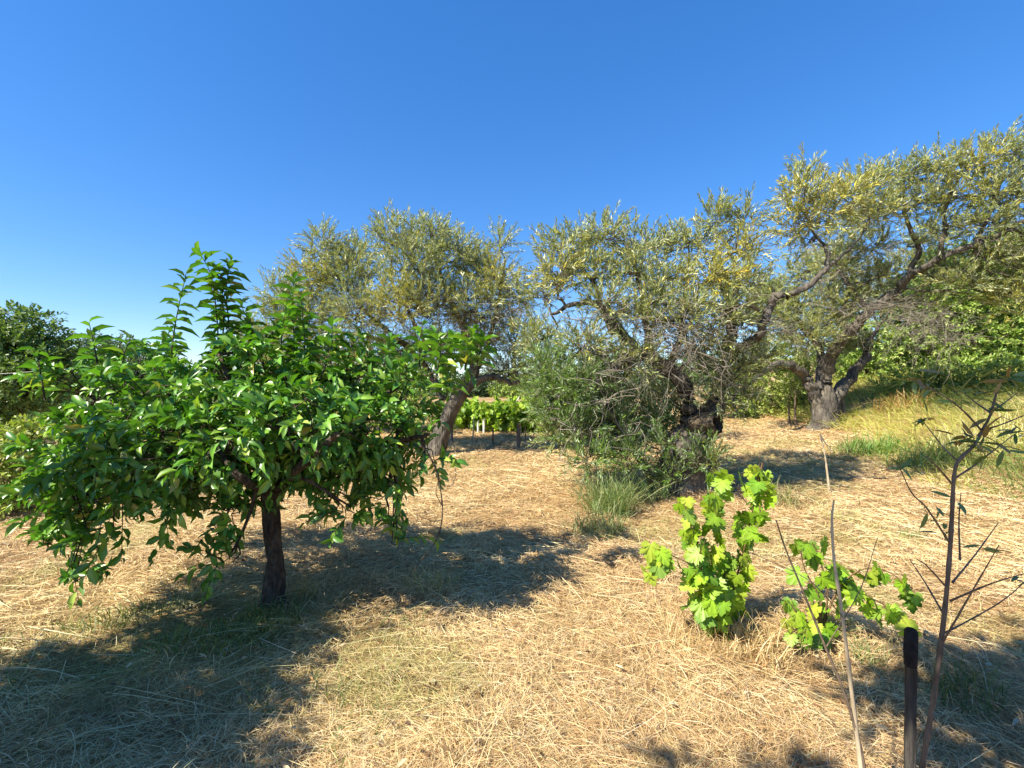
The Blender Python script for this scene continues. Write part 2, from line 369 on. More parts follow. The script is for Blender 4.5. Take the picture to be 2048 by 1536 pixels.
# long pale stems lying on top
n = 1300
x, y, r = scatter(n, 1.2, 9, 1.3); hd = (vnoise(x, y, 1.2) - .5) * 6 + R.normal(size=n) * .5
blades(mb, np.stack([x, y, ground(x, y) + R.uniform(.03, .08, n)], -1), hd, R.uniform(-.05, .12, n), R.uniform(.3, .75, n), np.maximum(.0022, .0009 * r), R.normal(size=n) * .15, R.uniform(0, .12, n), pick([(.74, .62, .36), (.66, .52, .28), (.62, .58, .30)], n))
tag(mb.build('straw', M_STRAW), 'golden mown hay lying all over the orchard ground', 'straw', kind='stuff')

# fallen leaves and bits of litter in the hay (stuff)
mb = MB(); n = 2600
x, y, r = scatter(n, 1.2, 9, 1.3); n = len(x)
leaves(mb, np.stack([x, y, ground(x, y) + R.uniform(.02, .06, n)], -1), rdir(n) * [1, 1, .25], np.array([0, 0, 1.0]) + R.normal(size=(n, 3)) * .4, R.uniform(.02, .06, n), R.uniform(.01, .025, n), pick([(.22, .13, .06), (.34, .22, .10), (.14, .09, .05), (.45, .38, .24)], n), T_OVAL)
tag(mb.build('fallen_leaves', M_STRAW), 'small brown fallen leaves scattered through the hay', 'leaves', kind='stuff')

# green grass growing under the young tree and along the shaded left foreground (stuff)
mb = MB(); n = 5200
x = np.concatenate([R.normal(BASE_PLUM[0] - .25, .55, n // 2), R.uniform(-3.2, -.6, n // 2)]); y = np.concatenate([R.normal(BASE_PLUM[1] - .35, .32, n // 2), R.uniform(1.5, 3.2, n // 2)])
k = vnoise(x + 2, y + 8, .4) > .5; x, y = x[k], y[k]; n = len(x)
blades(mb, np.stack([x, y, ground(x, y)], -1), R.uniform(0, 6.28, n), R.uniform(.7, 1.4, n), R.uniform(.06, .17, n), R.uniform(.003, .006, n), R.normal(size=n) * .2, R.uniform(.1, .5, n), pick([(.08, .13, .03), (.14, .19, .04), (.20, .24, .06)], n))
tag(mb.build('green_grass', M_GRASS), 'short green grass growing around the foot of the young fruit tree', 'grass', kind='stuff')

# tall meadow grass on the bank to the right (stuff)
mb = MB(); n = 62000
x = R.uniform(6.0, 19, n); y = R.uniform(4.5, 18, n)
k = (x > 6.4 + .5 * (vnoise(x, y, .8) - .5) * 2) & (vnoise(x, y + 50, .6) > .22) & ~((y > 9.6) & (x < 7.9)); x, y = x[k], y[k]; n = len(x)
edge = np.clip((x - 6.3) / 1.2, .35, 1)
yl = vnoise(x + 17, y, 1.3)
c1 = pick([(.50, .52, .12), (.62, .60, .18), (.42, .47, .10), (.64, .54, .20)], n); c2 = pick([(.13, .22, .05), (.20, .28, .07), (.28, .34, .10)], n)
g = (yl + R.normal(size=n) * .15 < .42)[:, None]
blades(mb, np.stack([x, y, ground(x, y)], -1), np.pi * .9 + R.normal(size=n) * .8, R.uniform(.55, 1.35, n), R.uniform(.25, .6, n) * edge, R.uniform(.006, .012, n), R.normal(size=n) * .25, R.uniform(.1, .6, n), np.where(g, c2, c1))
tag(mb.build('meadow_grass', M_GRASS), 'tall yellow green meadow grass leaning over the bank on the right', 'grass', kind='stuff')

# ------------------------------------------------------------------ broad-leaved young fruit tree, left
def pclump(cx, cy, rx, ry, Y, rd, n, mul=None):
    s = Y / F
    return (at(cx, cy, Y), np.array([rx * s, rd, ry * s]), n, mul)
def limbs_build(mb, limbs, sides=10, col=ONE, gnarl=.12, n=6, crook=.5):
    out = []
    for q_, l in enumerate(limbs):
        ck = crook * (0 if q_ == 0 and crook == 1.0 else 1); s = smooth_line(pixline(l), n); s[3:, :3] += np.cumsum(R.normal(size=(len(s) - 3, 3)), 0) * .012 * ck + R.normal(size=(len(s) - 3, 3)) * np.minimum(s[3:, 3:], .13) * .16 * ck; out.append(s); tubes(mb, s[:, :3], s[:, 3], sides, col, gnarl)
    return out
def shoot(wood, leaf, pts, rad, nl, ll, lw, T, cols, bark, dn=-.25, spread=.9, wcols=None):
    """an upright shoot: a stem with single leaves set round it"""
    s = smooth_line(pts, 6); tubes(wood, s[:, :3], s[:, 3] * 0 + np.linspace(rad, rad * .35, len(s)), 5, bark)
    t = np.linspace(.12, 1, nl); idx = t * (len(s) - 1); a = np.minimum(idx.astype(int), len(s) - 2); f = (idx - a)[:, None]
    P = s[a, :3] * (1 - f) + s[a + 1, :3] * f; tg = nrm(s[a + 1, :3] - s[a, :3])
    az = np.arange(nl) * 2.4 + R.uniform(0, 6)
    u = nrm(np.cross(tg, np.array([.2, .9, .1]))); v = np.cross(tg, u)
    o = u * np.cos(az)[:, None] + v * np.sin(az)[:, None]
    D = nrm(o * spread + tg * (.45 + .5 * (t > .93))[:, None] + np.array([0, 0, dn * .3]) + R.normal(size=(nl, 3)) * .15)
    Nn = tg + R.normal(size=(nl, 3)) * .25
    sz = R.uniform(.8, 1.15, nl) * np.where(t > .9, .75, 1)
    leaves(leaf, P, D, Nn, ll * sz, lw * sz, pick(cols, nl, w=wcols), T)
T0 = float(BASE_PLUM[1])
plum = thing('fruit_tree', 'young fruit tree with broad glossy green leaves and a short dark trunk', 'tree', BASE_PLUM)
wood, leaf = MB(), MB()
b0 = BASE_PLUM
l0 = [(*(b0 + [0, 0, -.08]), .13), (*(b0 + [0, 0, .0]), .105), (*(b0 + [0, 0, .06]), .076), (*(b0 + [.02, 0, .25]), .060), (*(b0 + [0, 0, .5]), .055), (*(b0 + [-.02, 0, .75]), .058), (*(b0 + [-.03, 0, .88]), .05)]
s = smooth_line(l0, 6); tubes(wood, s[:, :3], s[:, 3], 18, ONE, .17)
PL = [[(540, 985, T0, .048), (500, 960, T0 - .1, .04), (400, 925, T0 - .3, .032), (280, 900, T0 - .35, .024), (160, 900, T0 - .3, .012)],
      [(540, 980, T0, .045), (600, 940, T0 + .1, .038), (700, 900, T0 + .1, .03), (800, 880, T0 - .1, .02), (850, 870, T0 - .2, .012)],
      [(540, 975, T0, .045), (520, 880, T0 + .1, .036), (470, 780, T0 + .1, .026), (430, 700, T0 + .1, .016)],
      [(540, 970, T0, .04), (570, 880, T0 + .3, .034), (600, 780, T0 + .3, .024), (610, 700, T0 + .3, .014)],
      [(540, 985, T0, .04), (480, 930, T0 + .5, .03), (350, 850, T0 + .9, .02), (200, 800, T0 + 1.0, .012)],
      [(545, 985, T0, .04), (620, 920, T0 - .5, .028), (680, 870, T0 - .7, .018)],
      [(540, 985, T0, .035), (500, 960, T0 - .5, .025), (440, 900, T0 - .4, .012)],
      [(545, 975, T0, .035), (650, 880, T0 + .7, .026), (760, 800, T0 + .9, .018), (900, 740, T0 + .9, .010)]]
lm = limbs_build(wood, PL, 8, ONE, .06)
PC = [(.10, .235, .026), (.135, .285, .034), (.065, .175, .022), (.20, .345, .042), (.29, .40, .06), (.42, .36, .07)]
PW = [.31, .28, .21, .13, .055, .015]
D0 = T0
cl = [(160, 790, 80, 70, .5, .4, 24), (260, 760, 100, 65, .6, .4, 30), (330, 800, 100, 85, -.2, .45, 34), (420, 780, 100, 95, .2, .5, 40), (550, 750, 105, 85, .3, .5, 40),
      (680, 760, 95, 70, .3, .4, 32), (790, 770, 75, 70, .5, .4, 24), (900, 715, 60, 38, .7, .3, 18), (850, 800, 50, 60, .1, .3, 14),
      (140, 900, 70, 80, .1, .4, 24), (230, 900, 110, 85, -.3, .45, 38), (350, 890, 100, 85, -.6, .4, 34), (470, 860, 105, 80, -.7, .4, 38), (590, 850, 105, 75, -.75, .4, 36),
      (700, 850, 95, 80, -.5, .4, 34), (800, 870, 75, 75, -.2, .4, 26), (850, 880, 30, 45, -.3, .25, 7),
      (125, 1010, 62, 75, -.2, .35, 22), (200, 1010, 90, 80, -.4, .4, 30), (300, 990, 80, 70, -.5, .35, 22), (110, 1110, 35, 50, -.5, .18, 10), (125, 1170, 25, 25, -.5, .12, 4),
      (390, 980, 60, 55, -.5, .3, 15), (450, 1050, 35, 60, -.4, .2, 11), (455, 1130, 22, 30, -.45, .12, 5), (640, 930, 70, 45, 0, .35, 16), (560, 930, 80, 40, .5, .4, 16),
      (720, 970, 55, 40, -.2, .25, 12), (730, 1030, 32, 35, -.3, .15, 7), (800, 960, 50, 45, -.3, .25, 11), (820, 1030, 22, 40, -.35, .12, 5), (835, 1095, 14, 28, -.35, .08, 3), (600, 990, 30, 40, .3, .2, 5),
      (480, 870, 150, 60, .2, .6, 40), (520, 900, 60, 35, -.35, .25, 14), (600, 900, 60, 35, -.3, .25, 14), (450, 915, 50, 35, -.4, .25, 10), (250, 900, 130, 70, .2, .6, 34), (700, 860, 120, 60, .2, .5, 30), (480, 840, 140, 80, .9, .4, 34), (640, 830, 120, 80, 1.1, .4, 26), (320, 850, 120, 80, 1.0, .4, 26), (860, 950, 25, 22, 0, .1, 4), (905, 905, 35, 28, -.1, .15, 6), (520, 700, 60, 40, .3, .3, 12)]
cl = [pclump(505 + (a - 505) * (.86 if a > 505 and b > 745 else .955), b - (18 if b > 930 else 0), c, d, D0 + e * (.65 if e < 0 else .85), f * .72, max(2, int(g * 1.28))) for a, b, c, d, e, f, g in cl]
grow(wood, leaf, lm, cl, .20, 10, .088, .042, T_BROAD, PC, ONE, up=.32, droop=.34, out=.75, ang=46, nup=.6, sub=3, wcols=PW, tw_r=.003, br=.014, connect=.9, shell=.5)
for pts, nl in (([(340, 800), (342, 720), (352, 640), (372, 548)], 30), ([(425, 780), (436, 690), (430, 600), (420, 545), (396, 500)], 30), ([(455, 760), (458, 660), (452, 580), (462, 522)], 30), ([(440, 770), (447, 640), (440, 540)], 26),
                ([(328, 800), (328, 730), (338, 660)], 16), ([(540, 780), (520, 700), (500, 650), (482, 610)], 16), ([(590, 780), (588, 690), (585, 620), (588, 560)], 32), ([(575, 780), (562, 700), (572, 610)], 22), ([(605, 780), (610, 700), (602, 600)], 24),
                ([(640, 760), (660, 700), (665, 650)], 14), ([(200, 760), (190, 700), (178, 645)], 10), ([(840, 740), (838, 690), (845, 652)], 10), ([(930, 740), (935, 700), (945, 665)], 14), ([(90, 800), (80, 740), (72, 700)], 8), ([(950, 740), (960, 705), (968, 678)], 10), ([(870, 760), (880, 710), (875, 672)], 12),
                ([(890, 800), (900, 760), (905, 685)], 14), ([(690, 760), (700, 700), (720, 670)], 14), ([(760, 780), (770, 720), (780, 676)], 12), ([(250, 780), (245, 720), (260, 680)], 10)):
    yy = D0 + R.uniform(-.15, .35)
    shoot(wood, leaf, [(*at(a, b, yy + .02 * i), .006) for i, (a, b) in enumerate(pts)], .007, int(nl * 1.35), .14, .058, T_BROAD, PC, ONE, wcols=PW)
wood.build('trunk', B_PLUM, plum); leaf.build('crown', M_PLUM, plum)
tw = MB()
def twig(mb, pts, r0, r1, n=5, sides=5, col=ONE):
    s = smooth_line([(*at(*p), .01) for p in pts], n); tubes(mb, s[:, :3], np.linspace(r0, r1, len(s)) * (1 + .2 * (np.arange(len(s)) % 4 == 0)), sides, col, .06)
yb = D0 - .3
twig(tw, [(840, 880, yb), (868, 930, yb), (882, 985, yb), (884, 1040, yb), (870, 1085, yb), (838, 1125, yb), (822, 1155, yb)], .006, .002)
twig(tw, [(880, 972, yb), (900, 972, yb), (922, 972, yb)], .003, .0015); twig(tw, [(883, 1010, yb), (872, 985, yb), (878, 960, yb)], .003, .0015)
twig(tw, [(884, 1040, yb), (865, 1042, yb), (838, 1032, yb)], .003, .0015); twig(tw, [(905, 970, yb), (912, 950, yb), (910, 935, yb)], .003, .0015)
tw.build('bare_twig', B_PLUM, plum)

# ------------------------------------------------------------------ olive trees
OC = [(.28, .32, .095), (.34, .37, .13), (.18, .22, .06), (.42, .44, .20), (.50, .46, .10), (.58, .46, .07)]
OW = [.29, .25, .22, .16, .05, .03]
YEL = (1.28, 1.12, .72)
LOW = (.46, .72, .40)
def dead_twigs(mb, starts, n, L, droop=.5, r=.004):
    droop = droop * .45
    st = np.asarray(starts, float)[R.integers(0, len(starts), n)] + R.normal(size=(n, 3)) * [.28, .28, .16]
    c0 = np.repeat(np.asarray(starts, float)[:1], n, 0); tubes(mb, np.stack([c0, (c0 + st) / 2 + R.normal(size=(n, 3)) * .04, st], 1), r * 1.1 * np.ones((n, 3)), 3, ONE, cap=False)
    d = nrm(R.normal(size=(n, 3)) * [1, 1, .8] + [0, 0, -.1]); ln = L * R.uniform(.5, 1.3, n)
    ts = np.linspace(0, 1, 6)
    P = st[:, None] + d[:, None] * (ln[:, None] * ts)[..., None] + np.array([0, 0, -droop]) * (ts ** 2)[None, :, None] * ln[:, None, None] + np.cumsum(R.normal(size=(n, 6, 3)), 1) * L * .07
    tubes(mb, P, r * np.linspace(1, .3, 6)[None] * np.ones((n, 1)), 3, ONE, cap=False)
    q = P[np.arange(n).repeat(3), R.integers(2, 5, n * 3)]; d2 = nrm(np.repeat(d, 3, 0) + R.normal(size=(n * 3, 3)) * .8); l2 = L * .4 * R.uniform(.4, 1.2, n * 3)
    P2 = q[:, None] + d2[:, None] * (l2[:, None] * ts[None, [0, 2, 5]])[..., None] + np.array([0, 0, -droop]) * (ts[[0, 2, 5]] ** 2)[None, :, None] * l2[:, None, None]
    tubes(mb, P2, r * .5 * np.array([1, .7, .3])[None] * np.ones((n * 3, 1)), 3, ONE, cap=False)
def olive(label, base, limbs, clumps, dead, leafL=.085, leafW=.0155, twl=.36, dens=1.1, per=20, extra=None):
    o = thing('olive_tree', label, 'tree', base, None)
    w, lf, dd = MB(), MB(), MB()
    lm = limbs_build(w, [[(p[0], p[1], p[2], p[3] * (1 if q == 0 else .82)) for p in l] for q, l in enumerate(limbs)], 18, ONE, .13, 7, 1.0)
    cl = [pclump(a, b, c * .88, d * .88, y, rd * .9, max(3, int(c * d * dens * (y / 8) ** 2 * 3.0 / 55)), m) for a, b, c, d, y, rd, m in clumps]
    grow(w, lf, lm, cl, twl, per, leafL, leafW, T_LANCE, OC, np.array([1.15, 1.1, 1.0]), up=.55, droop=.16, out=.55, ang=30, nup=.4, sub=5, wcols=OW, tw_r=.0032, br=.022, connect=.6, shell=.55)
    if extra: extra(w)
    w.build('trunk', B_OLIVE, o); lf.build('crown', M_OLIVE, o)
    if dead:
        for pts, n, L, dr in dead:
            for p in pts:
                dd = MB(); dead_twigs(dd, [at(*p)], n // len(pts) + 1, L, dr); dd.build('dead_twigs', B_DEAD, o)
    return o
# far left olive
bl = hit(868, 910); YL = float(bl[1])
olive('olive tree with an upright rounded crown behind the young fruit tree', bl,
      [[(862, 930, YL, .30), (872, 900, YL, .21), (888, 855, YL, .155), (908, 808, YL, .145), (935, 768, YL, .13), (950, 730, YL, .10), (935, 670, YL, .075), (900, 600, YL, .055), (870, 520, YL, .03)],
       [(930, 775, YL, .10), (975, 756, YL - .1, .075), (1010, 760, YL - .2, .06), (1032, 768, YL - .3, .05), (1030, 735, YL - .4, .04)],
       [(885, 800, YL + .1, .08), (870, 760, YL + .3, .07), (820, 690, YL + .3, .06), (740, 620, YL + .2, .045), (670, 540, YL, .025)],
       [(940, 760, YL, .08), (975, 690, YL + .3, .06), (1000, 600, YL + .3, .045), (1010, 510, YL + .2, .02)],
       [(900, 740, YL, .07), (840, 660, YL - .4, .05), (790, 560, YL - .5, .03), (780, 480, YL - .5, .015)],
       [(820, 690, YL + .3, .05), (700, 670, YL, .04), (590, 650, YL - .1, .02)]],
      [(648, 495, 38, 45, YL, .4, None), (625, 560, 50, 45, YL, .6, YEL), (700, 560, 65, 60, YL, .7, None), (720, 510, 40, 30, YL + .5, .5, None), (790, 480, 55, 42, YL - .3, .7, None), (860, 475, 55, 42, YL, .7, None), (830, 540, 75, 55, YL - .6, .7, None),
       (910, 520, 60, 50, YL, .8, None), (955, 540, 45, 50, YL + .5, .6, None), (1003, 490, 20, 35, YL, .3, None), (990, 570, 50, 55, YL - .2, .7, YEL), (565, 590, 38, 45, YL, .5, None), (545, 660, 38, 60, YL, .5, None),
       (620, 640, 65, 60, YL, .8, None), (720, 630, 65, 55, YL - .4, .8, None), (800, 610, 55, 50, YL - .8, .6, YEL), (870, 610, 65, 60, YL - .4, .9, None), (950, 620, 60, 55, YL - .4, .8, None), (1035, 600, 32, 45, YL, .5, None),
       (660, 710, 70, 40, YL, .7, None), (760, 710, 70, 45, YL, .7, None), (860, 700, 60, 45, YL + .6, .7, None), (960, 690, 55, 35, YL, .7, None), (1030, 680, 45, 45, YL - .2, .6, None), (580, 730, 60, 50, YL, .6, None), (1020, 740, 50, 35, YL + .4, .6, None), (500, 700, 28, 60, YL, .4, None)],
      [([(960, 640, YL - .6), (930, 660, YL - .6), (1000, 630, YL - .5)], 110, .6, .5), ([(880, 600, YL - .7), (720, 600, YL - .7), (1020, 620, YL - .6), (820, 660, YL - .9)], 60, .5, .3)], dens=1.0)
# middle olive, nearest
bm = hit(1345, 985); YM = float(bm[1])
def stump(w):
    """broken hollow limb end on the right of the trunk: a thick shell open towards the viewer"""
    a = at(1398, 850, YM - .12); b = at(1440, 846, YM - .36)
    ax = nrm(b - a); ring = []
    prof = [(-.05, .16), (.04, .17), (.12, .165), (.18, .16), (.23, .14), (.28, .12)]
    s = np.array([a + ax * t for t, r in prof]); tubes(w, s, np.array([r for t, r in prof]), 18, np.array([1.2, 1.05, .9]), .26, cap=False)
    inn = [(.285, .123), (.26, .09), (.18, .07), (.08, .03)]
    s = np.array([a + ax * t for t, r in inn]); tubes(w, s, np.array([r for t, r in inn]), 18, np.array([.5, .42, .36]), .2)
    for k in range(7):      # splintered teeth round the broken rim
        th = R.uniform(0, 6.28); u = nrm(np.cross(ax, [0, 0, 1.0])); v = np.cross(ax, u); o = u * np.cos(th) + v * np.sin(th)
        p = a + ax * .25 + o * .12; tubes(w, np.array([p - ax * .12, p, p + ax * R.uniform(.05, .14) - o * .02]), np.array([.035, .03, .006]), 5, np.array([1.2, 1.05, .9]), .15)
olive('old gnarled olive tree in the middle with low hanging foliage over a hollow trunk', bm,
      [[(1352, 1015, YM, .50), (1352, 980, YM, .40), (1362, 930, YM, .31), (1378, 890, YM, .27), (1395, 858, YM, .23), (1404, 835, YM, .16)],
       [(1380, 870, YM, .18), (1376, 830, YM, .145), (1360, 785, YM, .13), (1335, 748, YM - .1, .125), (1300, 722, YM - .2, .11), (1262, 705, YM - .2, .09), (1225, 668, YM - .2, .075), (1185, 625, YM - .2, .06), (1140, 612, YM - .2, .045), (1080, 628, YM - .2, .025)],
       [(1395, 860, YM, .21), (1420, 822, YM - .05, .18), (1436, 790, YM, .13), (1455, 735, YM + .1, .10), (1468, 690, YM + .1, .09), (1478, 645, YM + .1, .085), (1470, 590, YM + .2, .06), (1440, 520, YM + .3, .03)],
       [(1462, 710, YM + .1, .07), (1500, 685, YM - .3, .065), (1530, 648, YM - .5, .062), (1545, 615, YM - .5, .062), (1558, 588, YM - .5, .056), (1600, 574, YM - .5, .048), (1640, 545, YM - .5, .04), (1650, 500, YM - .4, .026), (1615, 440, YM - .4, .014)],
       [(1312, 985, YM - .1, .065), (1290, 935, YM - .3, .055), (1268, 885, YM - .4, .045), (1235, 820, YM - .5, .03), (1215, 760, YM - .5, .018)],
       [(1300, 722, YM - .2, .08), (1290, 650, YM, .06), (1270, 570, YM, .04), (1230, 490, YM, .02)],
       [(1262, 705, YM - .2, .07), (1230, 740, YM - .5, .05), (1180, 780, YM - .6, .03)],
       [(1225, 668, YM - .2, .05), (1180, 560, YM + .2, .03), (1140, 510, YM + .2, .015)],
       [(1335, 748, YM, .07), (1360, 660, YM + .5, .05), (1370, 570, YM + .6, .03), (1370, 500, YM + .5, .015)],
       [(1640, 550, YM - .5, .03), (1690, 500, YM - .5, .02), (1740, 450, YM - .4, .012)]],
      [(1205, 475, 42, 32, YM, .5, None), (1150, 500, 45, 35, YM + .2, .5, None), (1105, 510, 30, 30, YM, .4, None), (1265, 495, 45, 35, YM + .3, .5, None), (1330, 500, 45, 35, YM + .5, .5, None), (1395, 485, 35, 32, YM + .4, .4, None), (1435, 445, 32, 32, YM + .3, .3, None), (1490, 445, 24, 35, YM + .2, .3, None), (1475, 500, 42, 40, YM, .5, YEL),
       (1120, 555, 50, 38, YM - .2, .5, YEL), (1190, 550, 50, 38, YM, .5, None), (1270, 545, 55, 35, YM - .2, .6, None), (1330, 575, 45, 40, YM - .3, .5, None), (1415, 560, 55, 48, YM - .3, .5, YEL), (1480, 570, 45, 40, YM, .5, None), (1080, 590, 24, 30, YM, .3, None),
       (1215, 610, 50, 38, YM - .4, .5, None), (1285, 625, 55, 42, YM - .4, .6, None), (1360, 640, 55, 48, YM - .5, .6, None), (1430, 630, 50, 45, YM - .4, .5, None), (1490, 640, 38, 45, YM + .3, .5, None), (1080, 680, 38, 45, YM + .5, .4, None),
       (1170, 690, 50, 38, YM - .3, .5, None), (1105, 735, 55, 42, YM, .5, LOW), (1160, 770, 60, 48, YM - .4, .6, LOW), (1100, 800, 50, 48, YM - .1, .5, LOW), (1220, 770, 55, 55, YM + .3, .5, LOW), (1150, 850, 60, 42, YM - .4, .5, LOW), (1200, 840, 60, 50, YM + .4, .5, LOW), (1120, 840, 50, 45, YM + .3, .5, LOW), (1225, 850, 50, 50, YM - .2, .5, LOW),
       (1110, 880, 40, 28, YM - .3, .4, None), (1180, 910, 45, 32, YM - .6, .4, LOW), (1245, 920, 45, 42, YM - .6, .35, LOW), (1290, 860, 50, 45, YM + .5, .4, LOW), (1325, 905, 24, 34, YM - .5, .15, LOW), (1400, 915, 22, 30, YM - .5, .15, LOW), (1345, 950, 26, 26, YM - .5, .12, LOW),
       (1425, 930, 22, 40, YM - .3, .2, None), (1430, 800, 26, 22, YM - .35, .15, None), (1450, 740, 45, 42, YM - .2, .4, None), (1500, 720, 40, 42, YM, .4, None), (1470, 795, 35, 35, YM + .2, .35, None), (1270, 720, 45, 38, YM - .5, .4, None), (1340, 790, 25, 28, YM + .5, .3, None), (1410, 700, 45, 38, YM - .3, .4, None),
       (1600, 400, 42, 35, YM - .5, .4, YEL), (1590, 445, 30, 28, YM - .5, .4, YEL), (1650, 430, 40, 32, YM - .6, .4, YEL), (1690, 400, 42, 32, YM - .5, .4, YEL), (1620, 480, 32, 24, YM - .3, .35, None), (1740, 430, 36, 28, YM - .5, .4, None), (1600, 365, 35, 22, YM - .4, .3, None)],
      [([(1330, 670, YM - .8), (1380, 660, YM - .8), (1350, 700, YM - .7)], 90, .55, .75), ([(1265, 705, YM - .4), (1220, 700, YM - .5)], 26, .5, .9), ([(1215, 740, YM - .9), (1212, 800, YM - .9)], 16, .5, .9), ([(1310, 740, YM - .5), (1440, 770, YM - .4), (1240, 640, YM - .6), (1160, 640, YM - .5), (1430, 660, YM - .6), (1300, 600, YM - .6), (1500, 650, YM - .4)], 90, .45, .5), ([(1250, 870, YM - .9), (1150, 860, YM - .8)], 12, .4, .8)],
      leafL=.085, leafW=.0155, twl=.32, dens=1.25, extra=stump)
# right olive
brt = hit(1652, 852); YR = float(brt[1])
olive('broad olive tree on the right with a thick dark trunk and spreading limbs', brt,
      [[(1650, 870, YR, .50), (1650, 848, YR, .35), (1650, 818, YR, .30), (1650, 795, YR, .25), (1652, 770, YR, .14)],
       [(1640, 815, YR, .22), (1622, 775, YR, .17), (1605, 748, YR, .14), (1570, 730, YR - .2, .12), (1535, 738, YR - .4, .10), (1505, 765, YR - .5, .05)],
       [(1652, 805, YR, .24), (1655, 745, YR, .18), (1668, 695, YR - .2, .17), (1700, 655, YR - .5, .15), (1735, 618, YR - .9, .135), (1790, 578, YR - 1.4, .11), (1825, 548, YR - 1.8, .095), (1880, 512, YR - 2.4, .08), (1950, 490, YR - 2.8, .07), (2048, 445, YR - 3.2, .05), (2120, 420, YR - 3.4, .03)],
       [(1660, 812, YR, .23), (1698, 755, YR + .2, .16), (1730, 712, YR + .3, .12), (1745, 685, YR + .3, .09), (1770, 650, YR + .5, .05)],
       [(1815, 555, YR - 1.7, .07), (1832, 500, YR - 1.9, .06), (1800, 430, YR - 2, .04), (1790, 370, YR - 2, .02)],
       [(1880, 512, YR - 2.4, .06), (1890, 430, YR - 2.6, .04), (1920, 350, YR - 2.6, .02)],
       [(1950, 490, YR - 2.8, .05), (1990, 400, YR - 2.9, .035), (2020, 320, YR - 2.9, .02)],
       [(1640, 780, YR, .16), (1640, 700, YR + .3, .11), (1600, 640, YR + .4, .07), (1590, 580, YR + .4, .04)],
       [(1735, 618, YR - .9, .08), (1690, 560, YR - .9, .05), (1660, 500, YR - .9, .02)]],
      [(1720, 375, 48, 28, YR - 2.2, .5, None), (1790, 355, 48, 32, YR - 2.4, .5, None), (1860, 345, 45, 35, YR - 2.6, .5, None), (1930, 335, 50, 35, YR - 2.8, .5, YEL), (2000, 310, 45, 35, YR - 2.9, .5, None), (2060, 330, 45, 45, YR - 3, .5, None),
       (1760, 420, 48, 28, YR - 2.2, .5, YEL), (1840, 405, 50, 30, YR - 2.5, .6, None), (1910, 400, 50, 35, YR - 2.6, .6, YEL), (1985, 390, 50, 38, YR - 2.9, .6, None), (2055, 410, 45, 40, YR - 3, .6, None), (1890, 460, 42, 25, YR - 2.5, .5, None), (1960, 450, 50, 32, YR - 2.8, .5, None), (2045, 480, 45, 40, YR - 3, .5, None), (1980, 520, 50, 32, YR - 2.7, .5, None), (2050, 540, 40, 40, YR - 2.9, .5, None), (2030, 600, 45, 35, YR - 2.7, .5, YEL), (1975, 580, 40, 28, YR - 2.4, .5, None),
       (1700, 450, 40, 25, YR - 1.5, .5, None), (1740, 490, 45, 28, YR - 1.2, .5, None), (1680, 530, 45, 35, YR - .8, .6, None), (1610, 545, 45, 35, YR + .3, .6, None), (1550, 590, 35, 28, YR + .3, .5, None), (1750, 560, 42, 32, YR - 1.0, .5, None), (1600, 610, 55, 45, YR + .2, .7, None), (1660, 640, 45, 40, YR + .5, .7, None), (1660, 520, 45, 32, YR + .3, .6, None), (1690, 570, 45, 35, YR + .6, .6, None), (1520, 600, 40, 50, YR + .5, .6, None), (1760, 600, 40, 40, YR + .8, .6, None), (1800, 540, 45, 35, YR, .6, None), (1850, 480, 40, 30, YR - .5, .6, None), (1680, 605, 50, 42, YR - .4, .6, None), (1550, 640, 40, 45, YR, .6, None), (1620, 675, 55, 38, YR - .2, .7, None), (1700, 690, 38, 25, YR + .6, .5, None), (1880, 550, 40, 28, YR - 2, .5, None), (1930, 560, 45, 25, YR - 2.5, .4, None), (1510, 720, 30, 35, YR, .5, None), (1840, 610, 30, 25, YR - 1.2, .4, None)],
      [([(1790, 610, YR - 1.6), (1830, 640, YR - 1.8), (1870, 640, YR - 2)], 110, .75, .7), ([(1900, 680, YR - 2.2), (1860, 660, YR - 2)], 34, .75, .9), ([(1700, 650, YR - .8), (1620, 700, YR - .3)], 26, .5, .7), ([(1630, 500, YR - 2.3), (1650, 560, YR - 1.5), (1570, 660, YR - 1), (1780, 500, YR - 2), (1680, 620, YR - 1.2), (1990, 480, YR - 3)], 90, .55, .3)],
      leafL=.10, leafW=.019, twl=.38, dens=.78)

# ------------------------------------------------------------------ shrubs and trees behind
def shrub(name, label, cat, base, clumps, cols, T, ll, lw, mat, twl=.3, per=12, dens=1.0, stems=4, group=None, up=.3, droop=.25, nup=.7, r=.03, trunk=None):
    o = thing(name, label, cat, base, group); w, lf = MB(), MB(); lm = []
    tops = [c for c in clumps]
    for k in range(stems):
        c = tops[k % len(tops)]; e = at(c[0], c[1], c[4]); b = np.array(base) + R.normal(size=3) * [.1, .1, 0] * (0 if trunk else 1)
        m = (b + e) / 2 + R.normal(size=3) * .12
        if trunk: m = b + [0, 0, trunk]
        s = smooth_line([(*(b - [0, 0, .05]), r), (*m, r * .75), (*e, r * .3)], 5); lm.append(s); tubes(w, s[:, :3], s[:, 3], 7, ONE, .08)
    cl = [pclump(a, b, c, d, y, rd, max(3, int(c * d * dens * (y / 8) ** 2 * 2.4 / 55)), m) for a, b, c, d, y, rd, m in clumps]
    grow(w, lf, lm, cl, twl, per, ll, lw, T, cols, ONE, up=up, droop=droop, out=.6, ang=50, nup=nup, sub=3, tw_r=.003, br=.015, connect=.3, shell=.5)
    w.build('stem' if not trunk else 'trunk', B_SHRUB, o); lf.build('foliage' if not trunk else 'crown', mat, o)
    return o
G_DARK = [(.08, .15, .03), (.10, .18, .04), (.13, .21, .05), (.17, .25, .07)]
G_MID = [(.21, .34, .06), (.27, .39, .08), (.32, .42, .10), (.40, .45, .13)]
